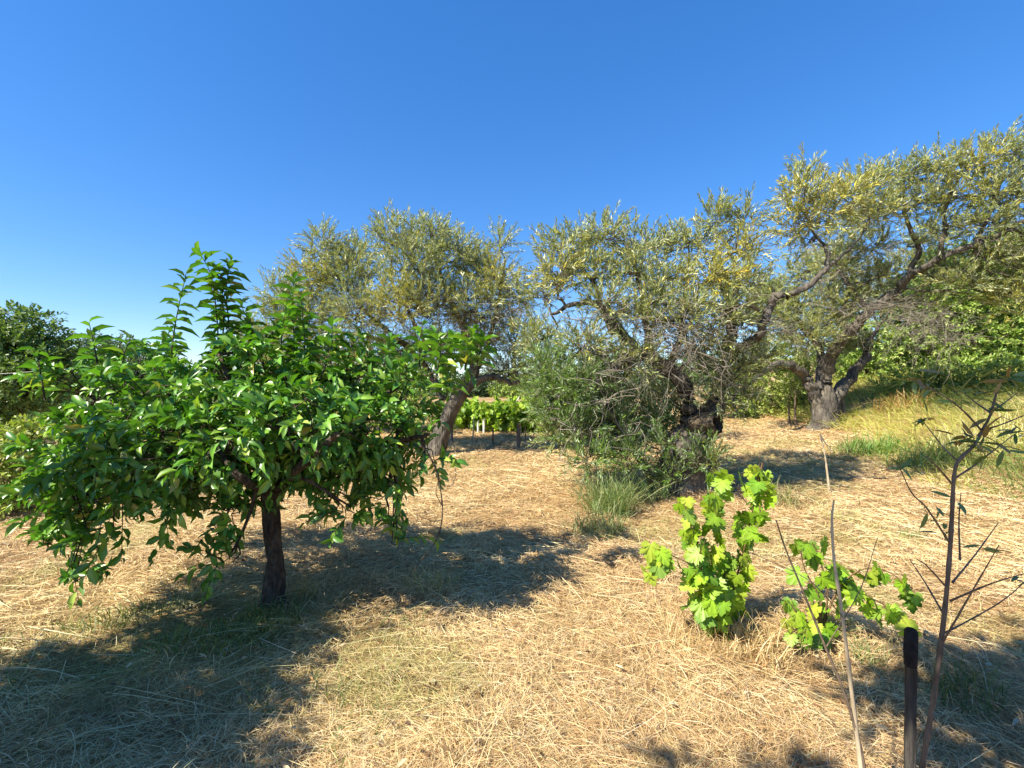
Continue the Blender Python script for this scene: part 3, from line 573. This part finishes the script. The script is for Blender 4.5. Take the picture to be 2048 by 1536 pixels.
G_YEL = [(.27, .35, .06), (.34, .40, .09), (.42, .45, .13), (.20, .29, .05)]
G_BLUE = [(.07, .12, .06), (.09, .15, .07), (.12, .18, .09)]
Yt = 10.5
shrub('leafy_tree', 'dark green round headed tree at the far left edge', 'tree', foot(20, Yt),
      [(30, 660, 60, 45, Yt, .8, None), (80, 700, 50, 50, Yt, .8, None), (10, 720, 70, 60, Yt - .5, .8, None), (70, 760, 60, 55, Yt - .5, .8, None), (-50, 690, 60, 70, Yt, .8, None), (20, 800, 70, 60, Yt - .3, .8, None), (-40, 800, 60, 60, Yt, .8, None), (110, 740, 40, 50, Yt, .6, None)],
      G_DARK, T_OVAL, .10, .05, M_SHRUB, dens=1.0, stems=5, trunk=.8, r=.09)
shrub('shrub', 'yellow green bush at the left edge behind the fruit tree', 'shrub', foot(20, 6.2),
      [(30, 890, 60, 45, 6.2, .5, None), (100, 880, 50, 50, 6.3, .5, None), (20, 960, 55, 50, 6.0, .5, None), (90, 950, 50, 50, 6.2, .5, None), (-40, 930, 60, 70, 6.2, .5, None), (30, 1020, 50, 35, 6, .4, None)],
      G_YEL, T_OVAL, .075, .035, M_SHRUB, dens=1.3, stems=6)
shrub('leafy_tree', 'small distant green tree showing above the left side of the fruit tree', 'tree', foot(250, 15),
      [(190, 710, 45, 40, 15, .9, None), (250, 720, 50, 40, 15, .9, None), (310, 740, 45, 30, 15, .9, None), (270, 780, 80, 40, 15, .9, None), (180, 790, 60, 50, 15, .9, None)],
      G_BLUE, T_OVAL, .11, .055, M_SHRUB, dens=.6, stems=4, trunk=.9, r=.08)
shrub('leafy_tree', 'pale grey green tree behind the tall shoots of the fruit tree', 'tree', foot(490, 13),
      [(500, 700, 40, 45, 13, .8, None), (460, 730, 40, 40, 13, .8, None), (540, 730, 50, 50, 13, .8, None), (490, 790, 70, 50, 13, .8, None)],
      OC[:4], T_LANCE, .09, .022, M_OLIVE, dens=.7, stems=4, trunk=.9, r=.08)
shrub('shrub', 'grey green thicket low behind the fruit tree and under the left olive', 'shrub', foot(640, 12),
      [(560, 760, 60, 40, 12, .7, None), (640, 750, 60, 45, 12.5, .7, None), (720, 760, 60, 45, 12, .7, None), (800, 760, 60, 45, 12.5, .7, None), (680, 810, 90, 40, 12, .7, None), (820, 820, 50, 40, 12, .7, None)],
      G_MID, T_OVAL, .09, .035, M_SHRUB, dens=.8, stems=5)
# thicket on the bank
for lab, px, Yb, cols, cs, T, ll, lw, dn in (
    ('low yellow green bush on the grassy bank right of the bracken', 1870, 12.3, G_YEL, [(1830, 765, 45, 22), (1880, 755, 45, 26), (1920, 770, 40, 22), (1790, 775, 35, 18)], T_OVAL, .09, .04, .9),
    ('low bright bush on the grassy bank at the right edge', 2010, 11.5, G_YEL, [(1970, 765, 45, 26), (2025, 750, 45, 32), (2060, 780, 40, 30), (1990, 800, 40, 18)], T_OVAL, .09, .04, .9),
    ('tall leafy green bush at the right edge under the olive limb', 2000, 15.5, G_MID, [(1960, 610, 60, 50), (2030, 590, 55, 55), (2000, 680, 70, 55), (1930, 680, 50, 50), (2050, 690, 50, 60), (1970, 740, 70, 40), (2060, 780, 50, 40), (1905, 600, 40, 40), (1980, 775, 60, 25), (1910, 775, 50, 22), (2010, 500, 50, 35), (2060, 570, 50, 40), (1960, 560, 45, 30), (1890, 650, 45, 35), (2020, 640, 50, 40), (2060, 520, 50, 50), (1990, 540, 50, 35), (1940, 640, 50, 40)], T_OVAL, .14, .06, .75),
    ('dark green bush between the right olive trunk and the tall bush', 1840, 17, G_DARK + G_MID[:2], [(1830, 680, 50, 45), (1880, 640, 45, 45), (1790, 720, 50, 40), (1860, 730, 60, 40), (1910, 740, 45, 35), (1840, 770, 60, 25), (1790, 775, 50, 22), (1870, 785, 50, 18), (1900, 560, 40, 40), (1800, 600, 40, 40), (1850, 580, 40, 35), (1920, 520, 40, 30), (1870, 530, 35, 30)], T_OVAL, .13, .055, .7),
    ('mid green bush just right of the thick olive trunk', 1745, 17, G_MID, [(1740, 740, 45, 40), (1770, 690, 45, 40), (1720, 780, 40, 28), (1780, 780, 45, 25), (1790, 640, 35, 35), (1710, 700, 35, 40), (1680, 740, 35, 35), (1700, 650, 35, 30)], T_OVAL, .13, .055, .6),
    ('sunlit yellow green bush left of the thick olive trunk', 1560, 14.5, G_YEL, [(1540, 780, 35, 30), (1580, 770, 35, 30), (1560, 810, 45, 22), (1610, 790, 25, 30), (1530, 740, 40, 25), (1600, 740, 30, 25), (1590, 700, 45, 28), (1640, 710, 35, 30), (1540, 700, 35, 25)], T_OVAL, .09, .04, .8),
    ('low sunlit bush between the hanging foliage and the right olive', 1480, 15, G_MID, [(1470, 790, 40, 30), (1500, 810, 35, 25), (1450, 770, 35, 30)], T_OVAL, .09, .04, .8),
    ('dark bush seen through the middle of the old olive', 1260, 11, G_BLUE, [(1220, 800, 50, 45), (1290, 790, 50, 45), (1180, 760, 40, 45), (1340, 800, 40, 40), (1250, 850, 70, 35), (1330, 850, 50, 30), (1200, 710, 40, 30), (1280, 730, 50, 30), (1400, 790, 35, 30)], T_OVAL, .08, .035, .8),
    ('green bush left of the old olive at the end of the vine row', 1120, 12.5, G_MID, [(1110, 760, 45, 40), (1150, 790, 40, 40), (1100, 820, 35, 30), (1140, 840, 45, 28), (1070, 790, 30, 28), (1090, 720, 30, 25)], T_LANCE, .09, .025, .9)):
    shrub('shrub', lab, 'shrub', foot(px, Yb), [(a, b, c, d, Yb + R.uniform(-.4, .4), .6, None) for a, b, c, d in cs], cols, T, ll, lw, M_SHRUB, dens=dn, stems=5)
for lab, px, Yb, cols, cs in (
    ('distant blue green tree above the middle of the vine row', 960, 26, G_BLUE, [(940, 780, 40, 28), (980, 775, 40, 30), (900, 780, 40, 30), (960, 800, 60, 20)]),
    ('distant olive green tree above the right end of the vine row', 1050, 24, G_MID, [(1040, 780, 35, 28), (1080, 770, 40, 30), (1060, 805, 50, 18), (1010, 790, 30, 22)]),
    ('distant tree mostly hidden behind the left olive trunk', 840, 27, G_BLUE, [(830, 775, 50, 30), (780, 780, 50, 30), (870, 800, 50, 20), (730, 790, 50, 25)]),
    ('distant tree behind the right side of the old olive', 1400, 26, G_DARK, [(1380, 750, 50, 40), (1440, 740, 50, 40), (1330, 760, 50, 35), (1400, 800, 70, 25)])):
    shrub('leafy_tree', lab, 'tree', foot(px, Yb), [(a, b, c, d, Yb + R.uniform(-1, 1), 1.2, None) for a, b, c, d in cs], cols, T_OVAL, .18, .09, M_SHRUB, twl=.5, dens=.28, stems=4, trunk=1.2, r=.12)

# ------------------------------------------------------------------ grape vines
GC = [(.20, .35, .022), (.26, .40, .026), (.13, .25, .02), (.34, .43, .045)]
def vine_leaves(lf, P, size, face=np.array([-.3, -.6, .7]), cols=GC, T=T_GRAPE):
    P = np.asarray(P, float); K = len(P)
    D = nrm(np.stack([R.normal(size=K) * .7, R.normal(size=K) * .5 - .35, -.75 + R.normal(size=K) * .35], -1))
    Nn = face + R.normal(size=(K, 3)) * .75
    sz = size * R.uniform(.65, 1.15, K)
    leaves(lf, P, D, Nn, sz, sz * 1.02, pick(cols, K, .15), T)
def vine(label, base, shoots, size=.102, group=None, per=12, stub=.35, sr=.016, name='grape_vine'):
    o = thing(name, label, 'vine', base, group); w, lf = MB(), MB()
    for sh, n in shoots:
        s = smooth_line([(*p, .004) for p in sh], 6); tubes(w, s[:, :3], np.linspace(.007, .002, len(s)), 5, ONE)
        i = np.clip((R.uniform(.12, 1, n) * (len(s) - 1)).astype(int), 0, len(s) - 1)
        P = s[i, :3] + R.normal(size=(n, 3)) * [size * .33, size * .38, size * .3]
        pet = np.stack([s[i, :3], (s[i, :3] + P) / 2 + [0, 0, .015], P], 1); tubes(w, pet, np.full((n, 3), .0014), 3, np.array([1.1, 1.3, .6]), cap=False)
        vine_leaves(lf, P, size)
    b = np.array(base); s = smooth_line([(*(b - [0, 0, .05]), sr * 1.3), (*(b + [.01, 0, stub * .5]), sr), (*(b + [-.01, 0, stub]), sr * .9)], 5); tubes(w, s[:, :3], s[:, 3], 8, ONE, .15)
    w.build('stem', B_VINE, o); lf.build('foliage', M_VINE, o)
    return o
bv = hit(1440, 1262); YV = float(bv[1])
def A(*pts, Y=None): return [at(a, b, (Y or YV) + (c if c else 0)) for a, b, c in pts]
vine('bright green grape vine with tall leafy shoots in the mown hay', bv,
     [(A((1440, 1240, 0), (1420, 1150, -.05), (1385, 1060, -.05), (1362, 985, -.05)), 28), (A((1440, 1240, 0), (1450, 1120, 0), (1425, 1030, 0), (1445, 940, .05)), 32),
      (A((1445, 1240, 0), (1480, 1130, .05), (1505, 1020, .1), (1520, 920, .1)), 30), (A((1525, 925, .1), (1515, 980, .1), (1520, 1030, .05), (1500, 1090, .05)), 16),
      (A((1440, 1240, 0), (1390, 1140, -.1), (1340, 1110, -.1), (1295, 1090, -.1)), 11), (A((1440, 1250, 0), (1425, 1180, -.1), (1400, 1130, -.15), (1410, 1080, -.15)), 34),
      (A((1440, 1255, 0), (1410, 1215, -.1), (1395, 1200, -.1)), 14), (A((1440, 1255, 0), (1440, 1215, -.12), (1430, 1190, -.15)), 16), (A((1300, 1090, -.1), (1305, 1120, -.1), (1310, 1150, -.1)), 5), (A((1445, 1250, 0), (1470, 1215, 0), (1490, 1180, .05)), 4)])
b2 = hit(1640, 1290); Y2 = float(b2[1])
vine('small spreading grape vine beside the dry reed with one long arm', b2,
     [(A((1640, 1280, 0), (1640, 1200, 0), (1610, 1140, 0), (1600, 1090, 0), Y=Y2), 8), (A((1640, 1280, 0), (1655, 1190, 0), (1640, 1120, 0), (1625, 1085, .02), Y=Y2), 9), (A((1640, 1270, 0), (1600, 1230, -.05), (1575, 1200, -.05), Y=Y2), 7),
      (A((1640, 1280, 0), (1670, 1190, 0), (1720, 1140, -.05), (1780, 1145, -.1), (1825, 1190, -.1), Y=Y2), 22), (A((1800, 1250, -.1), (1775, 1215, -.1), (1740, 1195, -.1), (1690, 1165, -.05), Y=Y2), 12), (A((1640, 1285, 0), (1600, 1265, -.05), (1575, 1250, -.05), Y=Y2), 6)], size=.10, stub=.2)
# rows of the small vineyard far behind
for px, Yv in ((1080, 12.0), (1058, 12.1), (1036, 12.2), (1014, 12.3), (992, 12.4), (970, 12.5), (948, 12.6), (926, 12.8), (904, 13.0), (1070, 14.0), (1040, 14.1), (1010, 14.2), (980, 14.3), (950, 14.4), (920, 14.5)):
    b = foot(px, Yv); sh = []
    for q in range(5):
        e = b + np.array([R.normal() * .3, R.normal() * .15, R.uniform(.55, .85)]); sh.append(([b + [0, 0, .1], (b + e) / 2 + R.normal(size=3) * .05, e], 64))
    vine('bright green vine in the far rows beyond the olive trees', b, sh, size=.12, stub=.4, sr=.022, group='vines in the far rows')

# ------------------------------------------------------------------ stakes, posts, poles, reeds
def pole(name, label, cat, base, top, r0, r1, mat, sides=8, gn=.05, group=None):
    mb = MB(); b = np.array(base, float); t = np.array(top, float)
    L = np.linspace(0, 1, 6)[:, None]; P = (b - [0, 0, .05]) * (1 - L) + t * L; P[1:-1] += R.normal(size=(4, 3)) * np.linalg.norm(t - b) * .006
    tubes(mb, P, np.linspace(r0, r1, 6), sides, ONE, gn)
    o = mb.build(name, mat); return tag(o, label, cat, group)
def upright(px, y0, y1, dx=0):
    b = hit(px, y0); return b, at(px + dx, y1, b[1])
b, t = upright(1037, 898, 846); pole('wooden_post', 'dark weathered wooden post at the near end of the vine row', 'post', b, t, .045, .04, B_POST)
b, t = upright(968, 866, 838); pole('white_post', 'bright white post standing under the vine leaves', 'post', b, t, .032, .032, B_WHITE)
b, t = upright(1041, 868, 833); pole('white_post', 'thin white post just behind the dark wooden post', 'post', b, t, .03, .03, B_WHITE)
b, t = upright(956, 866, 842); pole('white_post', 'small white post left of the bright white one', 'post', b, t, .025, .025, B_WHITE)
b, t = upright(945, 882, 832, 3); pole('stake', 'thin pale stake in front of the vine row', 'stake', b, t, .018, .014, B_REED)
b, t = upright(986, 890, 856); pole('stake', 'short reddish stake on the bare ground before the vines', 'stake', b, t, .022, .018, B_TWIG)
b, t = upright(1051, 886, 852); pole('stake', 'short thin stake right of the dark wooden post', 'stake', b, t, .018, .014, B_TWIG)
b, t = upright(904, 886, 850); pole('stake', 'grey stake leaning against the left olive trunk', 'stake', b, t, .03, .025, B_POST)
b, t = upright(1692, 842, 770, -14); pole('prop_pole', 'slanting wooden pole propped against the right olive trunk', 'pole', b, t, .05, .04, B_POST)
# foreground post with a dark wrapped head
YP = 1.72
fp = thing('wooden_post', 'grey wooden post with a dark wrapped head in the shaded foreground', 'post', foot(1822, YP))
mb = MB(); L = np.linspace(0, 1, 9)[:, None]; p0 = foot(1818, YP) - [0, 0, .05]; p1 = at(1822, 1318, YP)
tubes(mb, p0 * (1 - L) + p1 * L, np.full(9, .0178) * R.uniform(.93, 1.06, 9), 14, ONE, .09); mb.build('shaft', bark_mat('dark_weathered_wood', (.045, .04, .036), (.15, .135, .12), 30, .8, .08), fp)
mb = MB(); P = [at(1821, 1332, YP), at(1821, 1330, YP), at(1821, 1300, YP), at(1822, 1275, YP), at(1822, 1262, YP), at(1822, 1257, YP)]
tubes(mb, np.array(P), np.array([.018, .0205, .022, .0215, .020, .013]), 12, ONE, .04); mb.build('wrapping', B_DARK, fp)
# dry reed and dark cane
def stalk(name, label, cat, pts, r0, r1, mat, forks=()):
    mb = MB(); twig(mb, pts, r0, r1, 6, 6)
    for f, a, b in forks: twig(mb, f, a, b, 4, 5)
    o = mb.build(name, mat); return tag(o, label, cat)
YS = 1.75
g = foot(1722, YS)
stalk('dry_reed', 'tall pale dry reed standing in front of the grape vine', 'reed', [(1728, 1590, YS), (1715, 1480, YS), (1697, 1330, YS), (1680, 1200, YS), (1668, 1120, YS), (1664, 1040, YS), (1668, 1000, YS)], .0085, .003, B_REED)
b = hit(1660, 985)
stalk('dry_reed', 'thin broken pale reed standing before the right olive', 'reed', [(1660, 990, b[1]), (1655, 950, b[1]), (1649, 905, b[1]), (1640, 868, b[1])], .018, .007, B_REED, [([(1640, 868, b[1]), (1650, 885, b[1]), (1664, 905, b[1])], .010, .006)])
stalk('cane', 'dark thin leaning cane in front of the grape vine', 'cane', [(1733, 1590, YS), (1722, 1500, YS), (1690, 1390, YS), (1645, 1280, YS), (1605, 1180, YS), (1572, 1100, YS), (1552, 1040, YS)], .0065, .002, B_TWIG,
      [([(1690, 1240, YS), (1640, 1180, YS - .05), (1600, 1150, YS - .05), (1500, 1105, YS)], .002, .0012), ([(1652, 1295, YS), (1720, 1180, YS), (1755, 1075, YS)], .0022, .001)])

# bare young sapling, right foreground
YA = 1.8
sap = thing('sapling', 'young bare sapling with a reddish stem and few leaves at the right edge', 'sapling', foot(1845, YA))
w, lf = MB(), MB()
def sb(pts, r0, r1): twig(w, [(a, b, YA + c) for a, b, c in pts], r0, r1, 6, 7)
sb([(1835, 1600, 0), (1850, 1500, 0), (1868, 1390, 0), (1885, 1260, 0), (1898, 1130, 0), (1904, 1030, 0), (1908, 955, 0), (1917, 922, 0), (1948, 891, 0), (1965, 860, 0), (1981, 829, 0), (1993, 786, 0), (2006, 750, 0)], .0095, .003)
SB = [[(1905, 1165, 0), (1950, 1110, .05), (1997, 1045, .1)], [(1900, 1202, 0), (1983, 1167, -.1), (2060, 1144, -.2)], [(1880, 1270, 0), (1928, 1246, .1), (2004, 1202, .15), (2060, 1155, .2)], [(1896, 1178, 0), (1854, 1132, -.05), (1833, 1118, -.1)], [(1888, 1230, 0), (1850, 1165, .1), (1819, 1118, .15)],
      [(1900, 1087, 0), (1854, 1017, -.1), (1823, 985, -.15), (1795, 925, -.2)], [(1882, 1290, 0), (1940, 1190, -.1), (1998, 1090, -.2)], [(1915, 922, 0), (1887, 895, .05), (1844, 840, .1)], [(1906, 970, 0), (1866, 924, -.1), (1850, 912, -.1)], [(1912, 955, 0), (1950, 930, .1), (1987, 901, .15), (2040, 860, .2)],
      [(1964, 862, 0), (1925, 820, -.05), (1881, 788, -.1), (1817, 755, -.15)], [(1981, 825, 0), (1955, 808, .1), (1930, 788, .15)], [(1981, 825, 0), (2010, 805, .1), (2035, 785, .1)], [(1920, 1120, .05), (1918, 1040, .05), (1922, 985, .05)], [(1965, 860, 0), (2000, 850, -.1), (2050, 830, -.1)]]
for l in SB: sb(l, .0038, .0013)
SC = [(.12, .19, .05), (.17, .25, .06), (.22, .27, .08), (.28, .20, .07)]
def sap_leaves(px, py, n, off=0, ll=.075, sp_=.014):
    P = at(px, py, YA + off) + R.normal(size=(n, 3)) * sp_; D = nrm(R.normal(size=(n, 3)) * [1, 1, .6] + [0, 0, -.1]); sz = ll * R.uniform(.6, 1.2, n)
    leaves(lf, P, D, np.array([0, 0, 1.0]) + R.normal(size=(n, 3)) * .5, sz, sz * .24, pick(SC, n), T_BROAD2)
for a, b, n_ in ((1960, 868, 12), (1945, 885, 8), (1975, 830, 8), (1930, 885, 6), (1844, 840, 7), (2004, 760, 12), (1990, 785, 6), (1915, 880, 5), (1990, 900, 7), (2030, 862, 9), (1817, 757, 9), (1845, 772, 6), (1881, 786, 4), (1930, 790, 5), (1800, 935, 4), (1866, 1025, 4), (1890, 1040, 4), (1895, 1060, 4), (1975, 905, 4), (2040, 785, 6), (1935, 825, 3), (1905, 1000, 3), (2030, 1165, 3), (1960, 1095, 3)):
    sap_leaves(a, b, n_, R.uniform(-.06, .06))
w.build('stem', B_TWIG, sap); lf.build('foliage', leaf_mat('sapling_leaf', trans=.2, rough=.4), sap)
# two thin saplings by the right olive
for px, py, top, lab in ((1592, 852, 770, 'slim little sapling left of the thick right olive trunk'), (1580, 850, 790, 'shorter little sapling farthest left of the right olive trunk')):
    b = hit(px, py); o = thing('sapling', lab, 'sapling', b); w, lf = MB(), MB()
    s = smooth_line([(*(b - [0, 0, .05]), .03), (*at(px - 2, (py + top) / 2, b[1]), .024), (*at(px, top, b[1]), .010)], 5); tubes(w, s[:, :3], s[:, 3], 6, ONE)
    grow(w, lf, [s], [(at(px, top + 8, b[1]), np.array([.22, .22, .35]), 14, None), (at(px + 5, top - 20, b[1]), np.array([.22, .22, .25]), 12, None)], .2, 8, .10, .035, T_OVAL, G_YEL, ONE, sub=2)
    w.build('stem', B_TWIG, o); lf.build('foliage', M_SHRUB, o)

# ------------------------------------------------------------------ weeds and grass tufts (each a clump of its own)
def tuft(label, px, py, n, h, spread, cols, name='grass_tuft', wd=.006, cat='grass tuft'):
    b = hit(px, py); mb = MB(); a = R.uniform(0, 6.28, n)
    rr = spread * np.sqrt(R.random(n)); P = np.stack([b[0] + np.cos(a) * rr, b[1] + np.sin(a) * rr * .7, np.zeros(n)], -1); P[:, 2] = ground(P[:, 0], P[:, 1])
    blades(mb, P, R.uniform(0, 6.28, n), R.uniform(.75, 1.5, n), h * R.uniform(.45, 1.15, n), wd * R.uniform(.7, 1.3, n), R.normal(size=n) * .2, R.uniform(.05, .5, n), pick(cols, n))
    return tag(mb.build(name, M_GRASS), label, cat)
GG = [(.16, .24, .07), (.22, .29, .10), (.28, .34, .14), (.34, .36, .16)]
GS = [(.46, .40, .16), (.36, .36, .12), (.56, .47, .24)]
tuft('tall green grass tuft left of the old olive trunk', 1218, 1030, 520, .75, .28, GG + [(.14, .24, .05)])
tuft('thin green grass tuft in front of the tall green tuft', 1195, 1070, 240, .42, .30, GG)
tuft('green grass tuft at the foot of the old olive trunk', 1290, 1000, 300, .4, .4, GG)
tuft('grey green grass tuft right behind the grape vine shoot', 1560, 1010, 160, .42, .25, GG + GS)
tuft('small green weed tuft between the dry reed and the wrapped post', 1735, 1325, 90, .16, .10, GG, wd=.004)
tuft('small pale green weed tuft behind the dry reed', 1685, 1270, 60, .18, .08, GG, wd=.004)
tuft('dark green grass clump beside the sapling stem', 1935, 1400, 160, .22, .16, [(.08, .13, .03), (.12, .17, .05)], wd=.004)
tuft('little green weed left of the sapling stem in the open hay', 1825, 1075, 60, .14, .12, GG)
tuft('dry grass tuft with brown stalks right of the young fruit tree trunk', 605, 1195, 120, .16, .10, [(.42, .28, .12), (.50, .38, .18)], wd=.004)
tuft('sunlit straw tuft at the right edge of the fruit tree shade', 860, 1175, 200, .18, .22, GS, wd=.004)
tuft('straw tuft standing at the foot of the bright grape vine', 1410, 1290, 240, .26, .28, STRAW, wd=.004)
tuft('upright straw tuft right of the bright grape vine', 1530, 1320, 200, .26, .20, STRAW, wd=.004)
tuft('yellow green tuft on the bare slope before the right olive', 1700, 905, 200, .3, .4, GG + GS, wd=.01)

tuft('bright green weed clump at the left foot of the grassy bank', 1745, 905, 420, .45, .55, [(.14, .28, .05), (.20, .34, .07), (.26, .36, .09)], wd=.012)
tuft('second green weed clump low on the grassy bank', 1850, 930, 320, .5, .6, [(.16, .27, .06), (.24, .33, .09), (.34, .38, .12)], wd=.012)
tuft('rusty dry bracken patch high on the grassy bank', 1805, 812, 260, .5, .7, [(.46, .28, .10), (.52, .36, .14), (.38, .24, .09)], wd=.02, name='bracken', cat='bracken')
tuft('pale seeding grass clump right of the bank weeds', 1960, 900, 420, .75, .8, [(.60, .55, .26), (.66, .58, .32), (.44, .45, .16)], wd=.010)
# pale wire at the left edge
mb = MB(); P = np.stack([at(-160, 756, 5.2), at(-60, 751, 5.2), at(20, 746.5, 5.2), at(80, 742, 5.2), at(150, 737.5, 5.2)])
tubes(mb, P, np.full(5, .0022), 6, ONE); tag(mb.build('wire', B_WHITE), 'thin pale wire stretched across the left edge behind the fruit tree', 'wire')

# ------------------------------------------------------------------ trees standing outside the picture whose shade falls into it
def shade_tree(label, base, clumps, trunk_top, cols=G_DARK):
    o = thing('leafy_tree', label, 'tree', base); w, lf = MB(), MB()
    s = smooth_line([(*(np.array(base) - [0, 0, .05]), .11), (*((np.array(base) + trunk_top) / 2 + [.05, 0, 0]), .09), (*trunk_top, .06)], 6); tubes(w, s[:, :3], s[:, 3], 9, ONE, .1)
    grow(w, lf, [s], clumps, .28, 10, .11, .05, T_OVAL, cols, ONE, up=.2, droop=.3, sub=5, tw_r=.003, br=.03, connect=.7)
    w.build('trunk', B_PLUM, o); lf.build('crown', M_PLUM, o)
def C3(x, y, z, rx, ry, rz, n): return (np.array([x, y, z]), np.array([rx, ry, rz]), n, None)
shade_tree('leafy tree standing just outside the left edge', np.array([-4.3, .9, float(ground(-4.3, .9))]),
           [C3(-3.75, 1.25, 2.1, .7, .65, .45, 330), C3(-3.6, 2.0, 2.25, .4, .35, .35, 110), C3(-3.55, .65, 2.2, .55, .5, .4, 200), C3(-4.4, 1.0, 2.2, .7, .7, .5, 200), C3(-4.1, .9, 1.5, .6, .5, .4, 90), C3(-3.2, 1.6, 2.3, .25, .25, .2, 20)], np.array([-4.2, .95, 1.6]))
shade_tree('leafy tree standing behind the viewer with a limb overhead', np.array([-.8, -2.0, 0.]),
           [C3(-.05, .5, 3.4, .8, .35, .3, 260), C3(.6, .7, 3.5, .6, .3, .3, 150), C3(-1.9, .05, 3.3, .25, .2, .25, 26), C3(-.85, .5, 3.3, .22, .22, .2, 22), C3(-.8, -.8, 3.6, .7, .5, .5, 90), C3(-.6, -2.0, 4.0, 1.0, .9, .6, 150)], np.array([-.7, -1.6, 3.2]))
print('BASES', BASE_PLUM, bl, bm, brt)
